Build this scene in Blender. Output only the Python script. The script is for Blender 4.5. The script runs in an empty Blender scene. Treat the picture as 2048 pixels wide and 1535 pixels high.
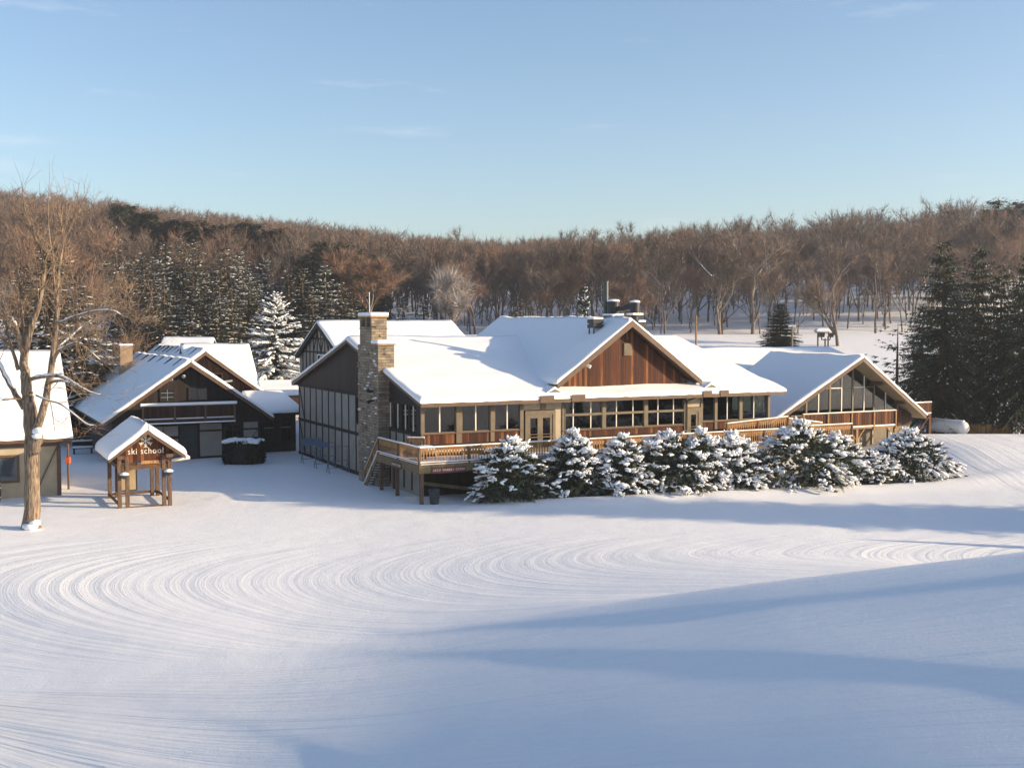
import bpy, math, random
import numpy as np
from mathutils import Vector, Matrix

R = math.radians
S = bpy.context.scene
COL = S.collection

# ---------------------------------------------------------------- camera, sky, sun, exposure
F, CX, CY, HCAM = 2250.0, 1024.0, 767.5, 10.9
PITCH = math.atan(117.5 / F)
cam_d = bpy.data.cameras.new("camera")
cam_d.sensor_width = 36.0
cam_d.lens = F / 2048 * 36.0
cam_d.clip_end = 5000
cam = bpy.data.objects.new("camera", cam_d)
cam.location = (0, 0, HCAM)
cam.rotation_euler = (R(90) - PITCH, 0, 0)
COL.objects.link(cam)
S.camera = cam

SUN_EL, SUN_AZ = 16.5, 8.5            # azimuth: degrees towards the viewer from the picture's right
sun_dir = Vector((math.cos(R(SUN_EL)) * math.cos(R(SUN_AZ)), -math.cos(R(SUN_EL)) * math.sin(R(SUN_AZ)), math.sin(R(SUN_EL))))
W = bpy.data.worlds.new("World")
S.world = W
W.use_nodes = True
wn, wl = W.node_tree.nodes, W.node_tree.links
wn.clear()
w_out = wn.new("ShaderNodeOutputWorld")
w_bg = wn.new("ShaderNodeBackground")
sky = wn.new("ShaderNodeTexSky")
sky.sky_type = 'NISHITA'
sky.sun_disc = False
sky.sun_elevation = R(SUN_EL)
sky.sun_rotation = R(90 + SUN_AZ)
sky.altitude = 300
sky.air_density = 1.0
sky.dust_density = 1.5
sky.ozone_density = 1.2
# thin high wisps of cloud, part of the sky itself
tc = wn.new("ShaderNodeTexCoord")
mp = wn.new("ShaderNodeMapping")
mp.inputs['Scale'].default_value = (2.2, 2.2, 16.0)
nz = wn.new("ShaderNodeTexNoise")
nz.inputs['Scale'].default_value = 2.4
nz.inputs['Detail'].default_value = 5
nz.inputs['Roughness'].default_value = 0.62
cr = wn.new("ShaderNodeValToRGB")
cr.color_ramp.elements[0].position = 0.6
cr.color_ramp.elements[0].color = (0, 0, 0, 1)
cr.color_ramp.elements[1].position = 0.82
cr.color_ramp.elements[1].color = (0.3, 0.3, 0.3, 1)
mx = wn.new("ShaderNodeMix")
mx.data_type = 'RGBA'
mx.inputs['B'].default_value = (6.4, 5.6, 5.6, 1)
wl.new(tc.outputs['Generated'], mp.inputs['Vector'])
wl.new(mp.outputs['Vector'], nz.inputs['Vector'])
wl.new(nz.outputs['Fac'], cr.inputs['Fac'])
wl.new(cr.outputs['Color'], mx.inputs['Factor'])
wl.new(sky.outputs['Color'], mx.inputs['A'])
tn = wn.new("ShaderNodeMix"); tn.data_type = 'RGBA'; tn.blend_type = 'MULTIPLY'
tn.inputs['Factor'].default_value = 1.0
tn.inputs['B'].default_value = (0.91, 0.97, 1.05, 1)     # clear winter air, a little bluer
wl.new(mx.outputs['Result'], tn.inputs['A'])
wl.new(tn.outputs['Result'], w_bg.inputs['Color'])
w_bg.inputs['Strength'].default_value = 0.117
wl.new(w_bg.outputs['Background'], w_out.inputs['Surface'])

sun_d = bpy.data.lights.new("sun", 'SUN')
sun_d.energy = 4.8
sun_d.angle = R(0.55)
sun_d.color = (1.0, 0.775, 0.50)
sun = bpy.data.objects.new("sun", sun_d)
sun.rotation_euler = sun_dir.to_track_quat('Z', 'Y').to_euler()
COL.objects.link(sun)

S.view_settings.view_transform = 'Standard'
S.view_settings.look = 'None'
S.view_settings.exposure = 0.78
S.view_settings.gamma = 1.0
S.cycles.max_bounces = 6
S.cycles.transparent_max_bounces = 12

# ---------------------------------------------------------------- materials
def new_mat(name):
    m = bpy.data.materials.new(name)
    m.use_nodes = True
    nt = m.node_tree
    b = nt.nodes['Principled BSDF']
    return m, nt, b

def nd(nt, kind, **kw):
    n = nt.nodes.new(kind)
    for k, v in kw.items():
        if k in n.inputs:
            n.inputs[k].default_value = v
        else:
            setattr(n, k, v)
    return n

def c4(c):
    return (c[0], c[1], c[2], 1)

def objco(nt):
    return nt.nodes.new("ShaderNodeTexCoord").outputs['Object']

def M_basic(name, a, b=None, scale=3.0, rough=0.8, bump=0.0, stretch=(1, 1, 1), metal=0.0, detail=4):
    m, nt, p = new_mat(name)
    b = b or tuple(x * 0.7 for x in a)
    mpn = nd(nt, "ShaderNodeMapping")
    mpn.inputs['Scale'].default_value = stretch
    n = nd(nt, "ShaderNodeTexNoise", Scale=scale, Detail=detail)
    nt.links.new(objco(nt), mpn.inputs['Vector'])
    nt.links.new(mpn.outputs['Vector'], n.inputs['Vector'])
    ramp = nd(nt, "ShaderNodeValToRGB")
    ramp.color_ramp.elements[0].position = 0.35
    ramp.color_ramp.elements[1].position = 0.65
    ramp.color_ramp.elements[0].color = c4(a)
    ramp.color_ramp.elements[1].color = c4(b)
    nt.links.new(n.outputs['Fac'], ramp.inputs['Fac'])
    nt.links.new(ramp.outputs['Color'], p.inputs['Base Color'])
    p.inputs['Roughness'].default_value = rough
    p.inputs['Metallic'].default_value = metal
    if rough > 0.6:
        p.inputs['Specular IOR Level'].default_value = 0.2
    if bump:
        bn = nd(nt, "ShaderNodeBump", Strength=bump, Distance=0.05)
        nt.links.new(n.outputs['Fac'], bn.inputs['Height'])
        nt.links.new(bn.outputs['Normal'], p.inputs['Normal'])
    return m

def M_boards(name, cols, width=0.2, axis=0, rough=0.7, gap=0.08, grain=(9, 9, 0.8)):
    """vertical boards: each board its own tone, dark gaps between, grain along the board"""
    m, nt, p = new_mat(name)
    L = nt.links
    sep = nd(nt, "ShaderNodeSeparateXYZ")
    co = objco(nt)
    L.new(co, sep.inputs[0])
    mul = nd(nt, "ShaderNodeMath", operation='MULTIPLY')
    mul.inputs[1].default_value = 1.0 / width
    L.new(sep.outputs[axis], mul.inputs[0])
    fl = nd(nt, "ShaderNodeMath", operation='FLOOR')
    L.new(mul.outputs[0], fl.inputs[0])
    fr = nd(nt, "ShaderNodeMath", operation='FRACT')
    L.new(mul.outputs[0], fr.inputs[0])
    wnz = nd(nt, "ShaderNodeTexWhiteNoise", noise_dimensions='1D')
    L.new(fl.outputs[0], wnz.inputs['W'])
    mpn = nd(nt, "ShaderNodeMapping")
    mpn.inputs['Scale'].default_value = grain
    L.new(co, mpn.inputs['Vector'])
    gn = nd(nt, "ShaderNodeTexNoise", Scale=1.0, Detail=5)
    L.new(mpn.outputs['Vector'], gn.inputs['Vector'])
    ad = nd(nt, "ShaderNodeMath", operation='MULTIPLY_ADD')
    ad.inputs[1].default_value = 0.55
    L.new(wnz.outputs['Value'], ad.inputs[0])
    g2 = nd(nt, "ShaderNodeMath", operation='MULTIPLY')
    g2.inputs[1].default_value = 0.5
    L.new(gn.outputs['Fac'], g2.inputs[0])
    L.new(g2.outputs[0], ad.inputs[2])
    ramp = nd(nt, "ShaderNodeValToRGB")
    els = ramp.color_ramp.elements
    els[0].position, els[1].position = 0.15, 0.85
    els[0].color, els[1].color = c4(cols[0]), c4(cols[-1])
    for i, c in enumerate(cols[1:-1]):
        e = els.new(0.15 + 0.7 * (i + 1) / (len(cols) - 1))
        e.color = c4(c)
    L.new(ad.outputs[0], ramp.inputs['Fac'])
    gt = nd(nt, "ShaderNodeMath", operation='GREATER_THAN')
    gt.inputs[1].default_value = gap
    L.new(fr.outputs[0], gt.inputs[0])
    mxn = nd(nt, "ShaderNodeMix", data_type='RGBA')
    mxn.inputs['A'].default_value = c4(tuple(x * 0.25 for x in cols[0]))
    L.new(gt.outputs[0], mxn.inputs['Factor'])
    L.new(ramp.outputs['Color'], mxn.inputs['B'])
    L.new(mxn.outputs['Result'], p.inputs['Base Color'])
    p.inputs['Roughness'].default_value = rough
    p.inputs['Specular IOR Level'].default_value = 0.25
    bn = nd(nt, "ShaderNodeBump", Strength=0.6, Distance=0.02)
    L.new(gt.outputs[0], bn.inputs['Height'])
    L.new(bn.outputs['Normal'], p.inputs['Normal'])
    return m

def M_snow(name, col=(0.86, 0.87, 0.89), scale=2.2, bump=0.25, dist=0.06):
    m, nt, p = new_mat(name)
    L = nt.links
    co = objco(nt)
    n = nd(nt, "ShaderNodeTexNoise", Scale=scale, Detail=7, Roughness=0.6)
    L.new(co, n.inputs['Vector'])
    bn = nd(nt, "ShaderNodeBump", Strength=bump, Distance=dist)
    L.new(n.outputs['Fac'], bn.inputs['Height'])
    L.new(bn.outputs['Normal'], p.inputs['Normal'])
    p.inputs['Base Color'].default_value = c4(col)
    p.inputs['Roughness'].default_value = 0.6
    p.inputs['Specular IOR Level'].default_value = 0.25
    return m

def M_stone(name):
    m, nt, p = new_mat(name)
    L = nt.links
    co = objco(nt)
    sep = nd(nt, "ShaderNodeSeparateXYZ")
    L.new(co, sep.inputs[0])
    add = nd(nt, "ShaderNodeMath", operation='ADD')
    L.new(sep.outputs[0], add.inputs[0])
    L.new(sep.outputs[1], add.inputs[1])
    cmb = nd(nt, "ShaderNodeCombineXYZ")
    L.new(add.outputs[0], cmb.inputs[0])
    L.new(sep.outputs[2], cmb.inputs[1])
    br = nd(nt, "ShaderNodeTexBrick", Scale=1.0)
    br.inputs['Brick Width'].default_value = 0.62
    br.inputs['Row Height'].default_value = 0.19
    br.inputs['Mortar Size'].default_value = 0.018
    br.inputs['Color1'].default_value = c4((0.36, 0.28, 0.19))
    br.inputs['Color2'].default_value = c4((0.17, 0.14, 0.11))
    br.inputs['Mortar'].default_value = c4((0.13, 0.11, 0.09))
    L.new(cmb.outputs[0], br.inputs['Vector'])
    n = nd(nt, "ShaderNodeTexNoise", Scale=2.0, Detail=5)
    L.new(co, n.inputs['Vector'])
    mxn = nd(nt, "ShaderNodeMix", data_type='RGBA', blend_type='MULTIPLY')
    mxn.inputs['Factor'].default_value = 0.6
    ramp = nd(nt, "ShaderNodeValToRGB")
    ramp.color_ramp.elements[0].position = 0.35
    ramp.color_ramp.elements[1].position = 0.6
    ramp.color_ramp.elements[0].color = c4((0.45, 0.44, 0.44))
    ramp.color_ramp.elements[1].color = c4((1, 1, 1))
    L.new(n.outputs['Fac'], ramp.inputs['Fac'])
    L.new(br.outputs['Color'], mxn.inputs['A'])
    L.new(ramp.outputs['Color'], mxn.inputs['B'])
    L.new(mxn.outputs['Result'], p.inputs['Base Color'])
    p.inputs['Roughness'].default_value = 0.9
    bn = nd(nt, "ShaderNodeBump", Strength=0.8, Distance=0.03)
    L.new(br.outputs['Fac'], bn.inputs['Height'])
    bn.invert = True
    L.new(bn.outputs['Normal'], p.inputs['Normal'])
    return m

def M_glass(name, tint=(0.52, 0.56, 0.60)):
    m, nt, p = new_mat(name)
    L = nt.links
    nt.nodes.remove(p)
    out = nt.nodes['Material Output']
    tr = nd(nt, "ShaderNodeBsdfTransparent")
    tr.inputs['Color'].default_value = c4(tint)
    gl = nd(nt, "ShaderNodeBsdfGlossy")
    gl.inputs['Roughness'].default_value = 0.03
    gl.inputs['Color'].default_value = (0.9, 0.9, 0.9, 1)
    lw = nd(nt, "ShaderNodeLayerWeight", Blend=0.5)
    pw = nd(nt, "ShaderNodeMath", operation='POWER'); pw.inputs[1].default_value = 3.0
    L.new(lw.outputs['Facing'], pw.inputs[0])
    fr = nd(nt, "ShaderNodeMath", operation='MULTIPLY_ADD'); fr.inputs[1].default_value = 0.9; fr.inputs[2].default_value = 0.045
    L.new(pw.outputs[0], fr.inputs[0])
    n = nd(nt, "ShaderNodeTexNoise", Scale=0.8, Detail=2)
    bn = nd(nt, "ShaderNodeBump", Strength=0.08, Distance=0.1)
    L.new(objco(nt), n.inputs['Vector'])
    L.new(n.outputs['Fac'], bn.inputs['Height'])
    L.new(bn.outputs['Normal'], gl.inputs['Normal'])
    ms = nd(nt, "ShaderNodeMixShader")
    L.new(fr.outputs[0], ms.inputs[0])
    L.new(tr.outputs[0], ms.inputs[1])
    L.new(gl.outputs[0], ms.inputs[2])
    L.new(ms.outputs[0], out.inputs['Surface'])
    return m

def M_leafy(name, a, b, scale=1.2, trans=0.25):
    """two-toned needles or twigs; tone follows clumps in space and the object"""
    m, nt, p = new_mat(name)
    L = nt.links
    n = nd(nt, "ShaderNodeTexNoise", Scale=scale, Detail=3)
    L.new(objco(nt), n.inputs['Vector'])
    oi = nd(nt, "ShaderNodeObjectInfo")
    add = nd(nt, "ShaderNodeMath", operation='MULTIPLY_ADD')
    add.inputs[1].default_value = 0.35
    L.new(oi.outputs['Random'], add.inputs[0])
    L.new(n.outputs['Fac'], add.inputs[2])
    ramp = nd(nt, "ShaderNodeValToRGB")
    ramp.color_ramp.elements[0].position = 0.4
    ramp.color_ramp.elements[1].position = 0.95
    ramp.color_ramp.elements[0].color = c4(a)
    ramp.color_ramp.elements[1].color = c4(b)
    L.new(add.outputs[0], ramp.inputs['Fac'])
    L.new(ramp.outputs['Color'], p.inputs['Base Color'])
    p.inputs['Roughness'].default_value = 0.75
    p.inputs['Specular IOR Level'].default_value = 0.2
    return m

MT = {}
MT['snow'] = M_snow("roof_snow")
MT['tree_snow'] = M_snow("branch_snow", scale=7, bump=0.5, dist=0.05)
MT['red_boards'] = M_boards("red_brown_boards", [(0.016, 0.004, 0.002), (0.048, 0.011, 0.004), (0.085, 0.023, 0.007), (0.25, 0.095, 0.024)], 0.21, 0)
MT['red_boards_y'] = M_boards("red_brown_boards_side", [(0.060, 0.016, 0.008), (0.13, 0.034, 0.013), (0.25, 0.09, 0.03)], 0.21, 1)
MT['dark_boards'] = M_boards("dark_boards", [(0.012, 0.009, 0.008), (0.022, 0.014, 0.012), (0.03, 0.02, 0.016)], 0.2, 0)
MT['dark_boards_y'] = M_boards("dark_boards_side", [(0.012, 0.008, 0.008), (0.022, 0.013, 0.012), (0.034, 0.02, 0.018)], 0.2, 1)
MT['brown_boards'] = M_boards("brown_boards", [(0.02, 0.01, 0.006), (0.045, 0.02, 0.01), (0.08, 0.035, 0.016)], 0.2, 0)
MT['ochre_boards'] = M_boards("ochre_deck_boards", [(0.20, 0.10, 0.035), (0.33, 0.18, 0.065), (0.46, 0.28, 0.11)], 0.17, 0, gap=0.05)
MT['timber'] = M_basic("dark_timber", (0.022, 0.019, 0.018), (0.035, 0.03, 0.028), 4)
MT['brown_trim'] = M_basic("brown_trim", (0.085, 0.047, 0.028), (0.12, 0.068, 0.042), 3, 0.6)
MT['taupe'] = M_basic("taupe_paint", (0.115, 0.088, 0.057), (0.15, 0.115, 0.076), 2, 0.55)
MT['cream'] = M_basic("cream_stucco", (0.40, 0.33, 0.23), (0.46, 0.385, 0.28), 1.3, 0.9, 0.05)
MT['grey_panel'] = M_basic("grey_cream_panel", (0.25, 0.235, 0.21), (0.31, 0.29, 0.26), 0.7, 0.9, 0.03)
MT['pale_mullion'] = M_basic("pale_mullion", (0.72, 0.66, 0.56), (0.78, 0.72, 0.62), 2, 0.5)
MT['ochre'] = M_basic("ochre_wood", (0.20, 0.105, 0.045), (0.40, 0.235, 0.11), 6, 0.7, 0.1, (3, 3, 0.6))
MT['deck_wood'] = M_basic("weathered_deck_wood", (0.13, 0.10, 0.055), (0.20, 0.15, 0.085), 5, 0.8, 0.1)
MT['post_wood'] = M_basic("post_wood", (0.085, 0.052, 0.036), (0.15, 0.098, 0.07), 5, 0.8, 0.1, (3, 3, 0.6))
MT['kiosk_wood'] = M_basic("red_brown_wood", (0.075, 0.036, 0.019), (0.15, 0.078, 0.038), 5, 0.8, 0.1, (1, 1, 3))
MT['stone'] = M_stone("cut_stone")
MT['brick'] = M_basic("tan_brick", (0.28, 0.19, 0.12), (0.36, 0.25, 0.16), 5, 0.9, 0.2)
MT['glass'] = M_glass("window_glass")
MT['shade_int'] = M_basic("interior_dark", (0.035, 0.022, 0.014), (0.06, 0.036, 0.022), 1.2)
MT['interior_pale'] = M_basic("interior_pale", (0.22, 0.17, 0.11), (0.30, 0.24, 0.17), 0.6)
MT['soffit'] = M_basic("pale_soffit", (0.29, 0.23, 0.145), (0.34, 0.275, 0.18), 1.5)
MT['metal_dark'] = M_basic("dark_metal", (0.012, 0.014, 0.02), (0.02, 0.022, 0.028), 3, 0.45, metal=0.3)
MT['metal_flue'] = M_basic("grey_green_metal", (0.05, 0.06, 0.06), (0.07, 0.085, 0.085), 3, 0.4, metal=0.4)
MT['rack_metal'] = M_basic("blue_grey_metal", (0.10, 0.14, 0.20), (0.13, 0.18, 0.25), 3, 0.5, metal=0.2)
MT['banner_blue'] = M_basic("blue_banner", (0.11, 0.15, 0.24), (0.15, 0.20, 0.31), 1.5, 0.7)
MT['white_paint'] = M_basic("white_paint", (0.72, 0.72, 0.70), (0.78, 0.78, 0.76), 3, 0.4)
MT['sign_red'] = M_basic("maroon_sign", (0.09, 0.022, 0.022), (0.12, 0.03, 0.03), 3, 0.6)
MT['letter'] = M_basic("pale_letter", (0.60, 0.55, 0.47), (0.68, 0.63, 0.54), 3, 0.6)
MT['barrel'] = M_basic("dark_red_barrel", (0.05, 0.013, 0.016), (0.07, 0.02, 0.022), 3, 0.5)
MT['bin'] = M_basic("dark_bin", (0.02, 0.025, 0.035), (0.03, 0.035, 0.045), 3, 0.5)
MT['orange'] = M_basic("orange_paint", (0.7, 0.12, 0.03), (0.8, 0.16, 0.04), 3, 0.5)
MT['bark'] = M_basic("grey_brown_bark", (0.085, 0.06, 0.045), (0.32, 0.245, 0.18), 3.2, 0.9, 1.0, (4, 4, 0.5), detail=6)
MT['bark_dark'] = M_basic("dark_bark", (0.085, 0.06, 0.045), (0.15, 0.11, 0.085), 3, 0.9, 0.2)
MT['bark_far'] = M_leafy("hill_bark", (0.09, 0.072, 0.06), (0.20, 0.165, 0.14), 0.5)
MT['twig'] = M_leafy("hero_twig", (0.19, 0.125, 0.085), (0.33, 0.23, 0.155), 1.0)
MT['twig_far'] = M_leafy("hill_twigs", (0.115, 0.088, 0.072), (0.26, 0.195, 0.155), 0.12)
MT['twig_rust'] = M_leafy("rust_twigs", (0.17, 0.108, 0.078), (0.31, 0.20, 0.145), 0.15)
MT['twig_frost'] = M_leafy("frosted_twigs", (0.22, 0.185, 0.165), (0.50, 0.47, 0.46), 0.8)
MT['needle'] = M_leafy("spruce_needles", (0.026, 0.042, 0.029), (0.072, 0.090, 0.052), 1.5)
MT['needle_pine'] = M_leafy("pine_needles", (0.022, 0.038, 0.021), (0.055, 0.072, 0.037), 0.6)
MT['needle_brown'] = M_leafy("bronze_needles", (0.050, 0.056, 0.038), (0.13, 0.122, 0.080), 0.8)
MT['hedge_leaf'] = M_leafy("dark_shrub", (0.010, 0.012, 0.010), (0.03, 0.032, 0.022), 2.0)

# curtain behind the lodge's end windows
m, nt, p = new_mat("curtain")
nt.nodes.remove(p)
tl = nd(nt, "ShaderNodeBsdfTranslucent"); tl.inputs['Color'].default_value = (0.85, 0.88, 0.82, 1)
df = nd(nt, "ShaderNodeBsdfDiffuse"); df.inputs['Color'].default_value = (0.8, 0.82, 0.78, 1)
ms = nd(nt, "ShaderNodeMixShader"); ms.inputs[0].default_value = 0.4
nt.links.new(tl.outputs[0], ms.inputs[1]); nt.links.new(df.outputs[0], ms.inputs[2])
nt.links.new(ms.outputs[0], nt.nodes['Material Output'].inputs['Surface'])
MT['curtain'] = m

# ---------------------------------------------------------------- mesh helpers
def raw_mesh(name, verts, tris=None, quads=None, polys=None, mats=(), tri_m=None, quad_m=None, smooth=False):
    verts = np.asarray(verts, np.float32).reshape(-1, 3)
    parts, starts, mi = [], [], []
    pos = 0
    for arr, n, am in ((tris, 3, tri_m), (quads, 4, quad_m)):
        if arr is not None and len(arr):
            a = np.asarray(arr, np.int32).reshape(-1, n)
            parts.append(a.ravel())
            starts.append(pos + np.arange(len(a)) * n)
            pos += a.size
            mi.append(np.zeros(len(a), np.int32) if am is None else np.asarray(am, np.int32))
    if polys:
        for f in polys:
            parts.append(np.asarray(f, np.int32)); starts.append(np.array([pos])); pos += len(f); mi.append(np.zeros(1, np.int32))
    loops = np.concatenate(parts); st = np.concatenate(starts).astype(np.int32); mi = np.concatenate(mi)
    me = bpy.data.meshes.new(name)
    me.vertices.add(len(verts)); me.vertices.foreach_set("co", verts.ravel())
    me.loops.add(len(loops)); me.loops.foreach_set("vertex_index", loops)
    me.polygons.add(len(st)); me.polygons.foreach_set("loop_start", st)
    me.polygons.foreach_set("material_index", mi)
    if smooth:
        me.polygons.foreach_set("use_smooth", np.ones(len(st), bool))
    for m in mats:
        me.materials.append(m)
    me.update(calc_edges=True)
    return me

def link(name, me, parent=None):
    o = bpy.data.objects.new(name, me)
    COL.objects.link(o)
    if parent is not None:
        o.parent = parent
    return o

def tag(o, label, cat, group=None):
    o['label'] = label; o['category'] = cat
    if group: o['group'] = group
    return o

def thing(name, label, cat, loc=(0, 0, 0), rotz=0.0, group=None):
    o = bpy.data.objects.new(name, None)
    COL.objects.link(o)
    o.location = loc; o.rotation_euler = (0, 0, rotz)
    return tag(o, label, cat, group)

def dup(root, loc, rotz=0.0, scale=1.0, label=None, group=None, cat=None):
    r = root.copy(); COL.objects.link(r)
    r.location = loc; r.rotation_euler = (0, 0, rotz)
    r.scale = (scale, scale, scale) if not isinstance(scale, tuple) else scale
    if label: r['label'] = label
    if group: r['group'] = group
    if cat: r['category'] = cat
    for ch in list(root.children):
        c = ch.copy(); COL.objects.link(c); c.parent = r
        for g in ch.children:
            d = g.copy(); COL.objects.link(d); d.parent = c
    return r

class MB:
    def __init__(s):
        s.v, s.f = [], []
    def add(s, vs, fs):
        o = len(s.v); s.v.extend([tuple(v) for v in vs]); s.f.extend([tuple(i + o for i in f) for f in fs])
        return s
    def box(s, x0, x1, y0, y1, z0, z1):
        vs = [(x, y, z) for z in (z0, z1) for y in (y0, y1) for x in (x0, x1)]
        return s.add(vs, [(0, 2, 3, 1), (4, 5, 7, 6), (0, 1, 5, 4), (2, 6, 7, 3), (0, 4, 6, 2), (1, 3, 7, 5)])
    def prism(s, pts, d):
        """pts: 3-D polygon, d: extrusion vector"""
        n = len(pts); d = Vector(d)
        vs = [tuple(p) for p in pts] + [tuple(Vector(p) + d) for p in pts]
        fs = [tuple(range(n))[::-1], tuple(range(n, 2 * n))] + [(i, (i + 1) % n, n + (i + 1) % n, n + i) for i in range(n)]
        return s.add(vs, fs)
    def bar(s, a, b, w, h=None, up=(0, 0, 1)):
        h = h or w
        a, b = Vector(a), Vector(b)
        d = (b - a).normalized(); upv = Vector(up)
        if abs(d.dot(upv)) > 0.98: upv = Vector((1, 0, 0))
        sd = d.cross(upv).normalized(); u2 = sd.cross(d).normalized()
        vs = []
        for p in (a, b):
            for i, j in ((-1, -1), (1, -1), (1, 1), (-1, 1)):
                vs.append(p + sd * (i * w / 2) + u2 * (j * h / 2))
        return s.add(vs, [(3, 2, 1, 0), (4, 5, 6, 7)] + [(i, (i + 1) % 4, 4 + (i + 1) % 4, 4 + i) for i in range(4)])
    def tube(s, pts, radii, n=8, cap=True):
        pts = [Vector(p) for p in pts]
        if not hasattr(radii, '__len__'): radii = [radii] * len(pts)
        o = len(s.v)
        prev = None
        for i, p in enumerate(pts):
            d = (pts[min(i + 1, len(pts) - 1)] - pts[max(i - 1, 0)]).normalized()
            ref = Vector((0, 0, 1)) if abs(d.z) < 0.95 else Vector((1, 0, 0))
            a = d.cross(ref).normalized() if prev is None else (prev - d * prev.dot(d)).normalized()
            prev = a
            b = d.cross(a)
            for k in range(n):
                t = 2 * math.pi * k / n
                s.v.append(tuple(p + (a * math.cos(t) + b * math.sin(t)) * radii[i]))
        for i in range(len(pts) - 1):
            for k in range(n):
                s.f.append((o + i * n + k, o + i * n + (k + 1) % n, o + (i + 1) * n + (k + 1) % n, o + (i + 1) * n + k))
        if cap:
            s.f.append(tuple(o + k for k in range(n))[::-1])
            s.f.append(tuple(o + (len(pts) - 1) * n + k for k in range(n)))
        return s
    def lathe(s, prof, n=16, c=(0, 0, 0)):
        o = len(s.v)
        for r, z in prof:
            for k in range(n):
                t = 2 * math.pi * k / n
                s.v.append((c[0] + r * math.cos(t), c[1] + r * math.sin(t), c[2] + z))
        for i in range(len(prof) - 1):
            for k in range(n):
                s.f.append((o + i * n + k, o + i * n + (k + 1) % n, o + (i + 1) * n + (k + 1) % n, o + (i + 1) * n + k))
        s.f.append(tuple(o + k for k in range(n))[::-1])
        s.f.append(tuple(o + (len(prof) - 1) * n + k for k in range(n)))
        return s
    def mesh(s, name, mat, smooth=False):
        me = bpy.data.meshes.new(name)
        me.from_pydata(s.v, [], s.f)
        me.materials.append(mat)
        if smooth:
            me.polygons.foreach_set("use_smooth", [True] * len(me.polygons))
        me.update()
        return me
    def build(s, name, mat, parent=None, smooth=False, bevel=0.0):
        o = link(name, s.mesh(name, mat if not isinstance(mat, str) else MT[mat], smooth), parent)
        if bevel:
            b = o.modifiers.new("bevel", 'BEVEL'); b.width = bevel; b.segments = 2; b.limit_method = 'ANGLE'
        return o

rng = np.random.default_rng(7)
PH = rng.uniform(0, 6.28, (12, 2)); DIRS = rng.uniform(0, 6.28, 12)
def lump(x, y, sc=1.0):
    """smooth wavy value about -1..1"""
    x = np.asarray(x, float); y = np.asarray(y, float)
    r = 0
    for i in range(12):
        f = sc * (0.5 * 1.32 ** i); a = DIRS[i]
        r = r + np.sin((x * math.cos(a) + y * math.sin(a)) * f + PH[i, 0]) * 0.72 ** i
    return r / 2.2

def snow_slab(mb, A, B, C, D, th=0.28, round_=(1, 1, 0, 1), rad=0.3, step=0.35, rough=0.055, droop=0.0):
    """a bed of snow over the roof quad A-B (eave) C-D (ridge); round_ = eave, B-C side, ridge, D-A side"""
    A, B, C, D = (np.array(p, float) for p in (A, B, C, D))
    w = np.linalg.norm(B - A); h = np.linalg.norm(D - A)
    n = max(4, int(w / step)); m_ = max(4, int(h / step))
    def sp(k, L, r0, r1):
        t = np.linspace(0, 1, k + 1)
        e = []
        if r0: e += [rad * 0.12 / L, rad * 0.35 / L, rad * 0.7 / L]
        if r1: e += [1 - rad * 0.12 / L, 1 - rad * 0.35 / L, 1 - rad * 0.7 / L]
        return np.unique(np.concatenate([t, e]))
    U = sp(n, w, round_[3], round_[1]); V = sp(m_, h, round_[0], round_[2])
    uu, vv = np.meshgrid(U, V)
    P = (A[None, None] * ((1 - uu) * (1 - vv))[..., None] + B * (uu * (1 - vv))[..., None] + C * (uu * vv)[..., None] + D * ((1 - uu) * vv)[..., None])
    prof = np.ones_like(uu)
    for on, d in zip(round_, (vv * h, (1 - uu) * w, (1 - vv) * h, uu * w)):
        if on:
            q = np.clip(d / rad, 0, 1)
            prof = np.minimum(prof, 0.42 + 0.58 * np.sqrt(1 - (1 - q) ** 2))
    nz_ = lump(P[..., 0] + P[..., 2], P[..., 1], 1.0)
    T = P.copy(); T[..., 2] += th * prof * (1 + 0.2 * nz_) + rough * lump(P[..., 1] * 2.1, P[..., 0] * 2.1) * prof
    nr, nc = uu.shape
    o = len(mb.v)
    mb.v.extend(map(tuple, T.reshape(-1, 3)))
    for i in range(nr - 1):
        for j in range(nc - 1):
            k = o + i * nc + j
            mb.f.append((k, k + 1, k + nc + 1, k + nc))
    ring = [(0, j) for j in range(nc)] + [(i, nc - 1) for i in range(1, nr)] + [(nr - 1, j) for j in range(nc - 2, -1, -1)] + [(i, 0) for i in range(nr - 2, 0, -1)]
    o2 = len(mb.v)
    for i, j in ring:
        q = P[i, j].copy(); q[2] += 0.01 - 0.05 * abs(float(lump(q[0] * 3.1 + q[2], q[1] * 3.1)))
        mb.v.append(tuple(q))
    for k in range(len(ring)):
        a, b = ring[k], ring[(k + 1) % len(ring)]
        mb.f.append((o + b[0] * nc + b[1], o + a[0] * nc + a[1], o2 + k, o2 + (k + 1) % len(ring)))
    return mb

def roof_slab(mb, A, B, C, D, th=0.22):
    return mb.prism([A, B, C, D], (0, 0, -th))

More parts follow.
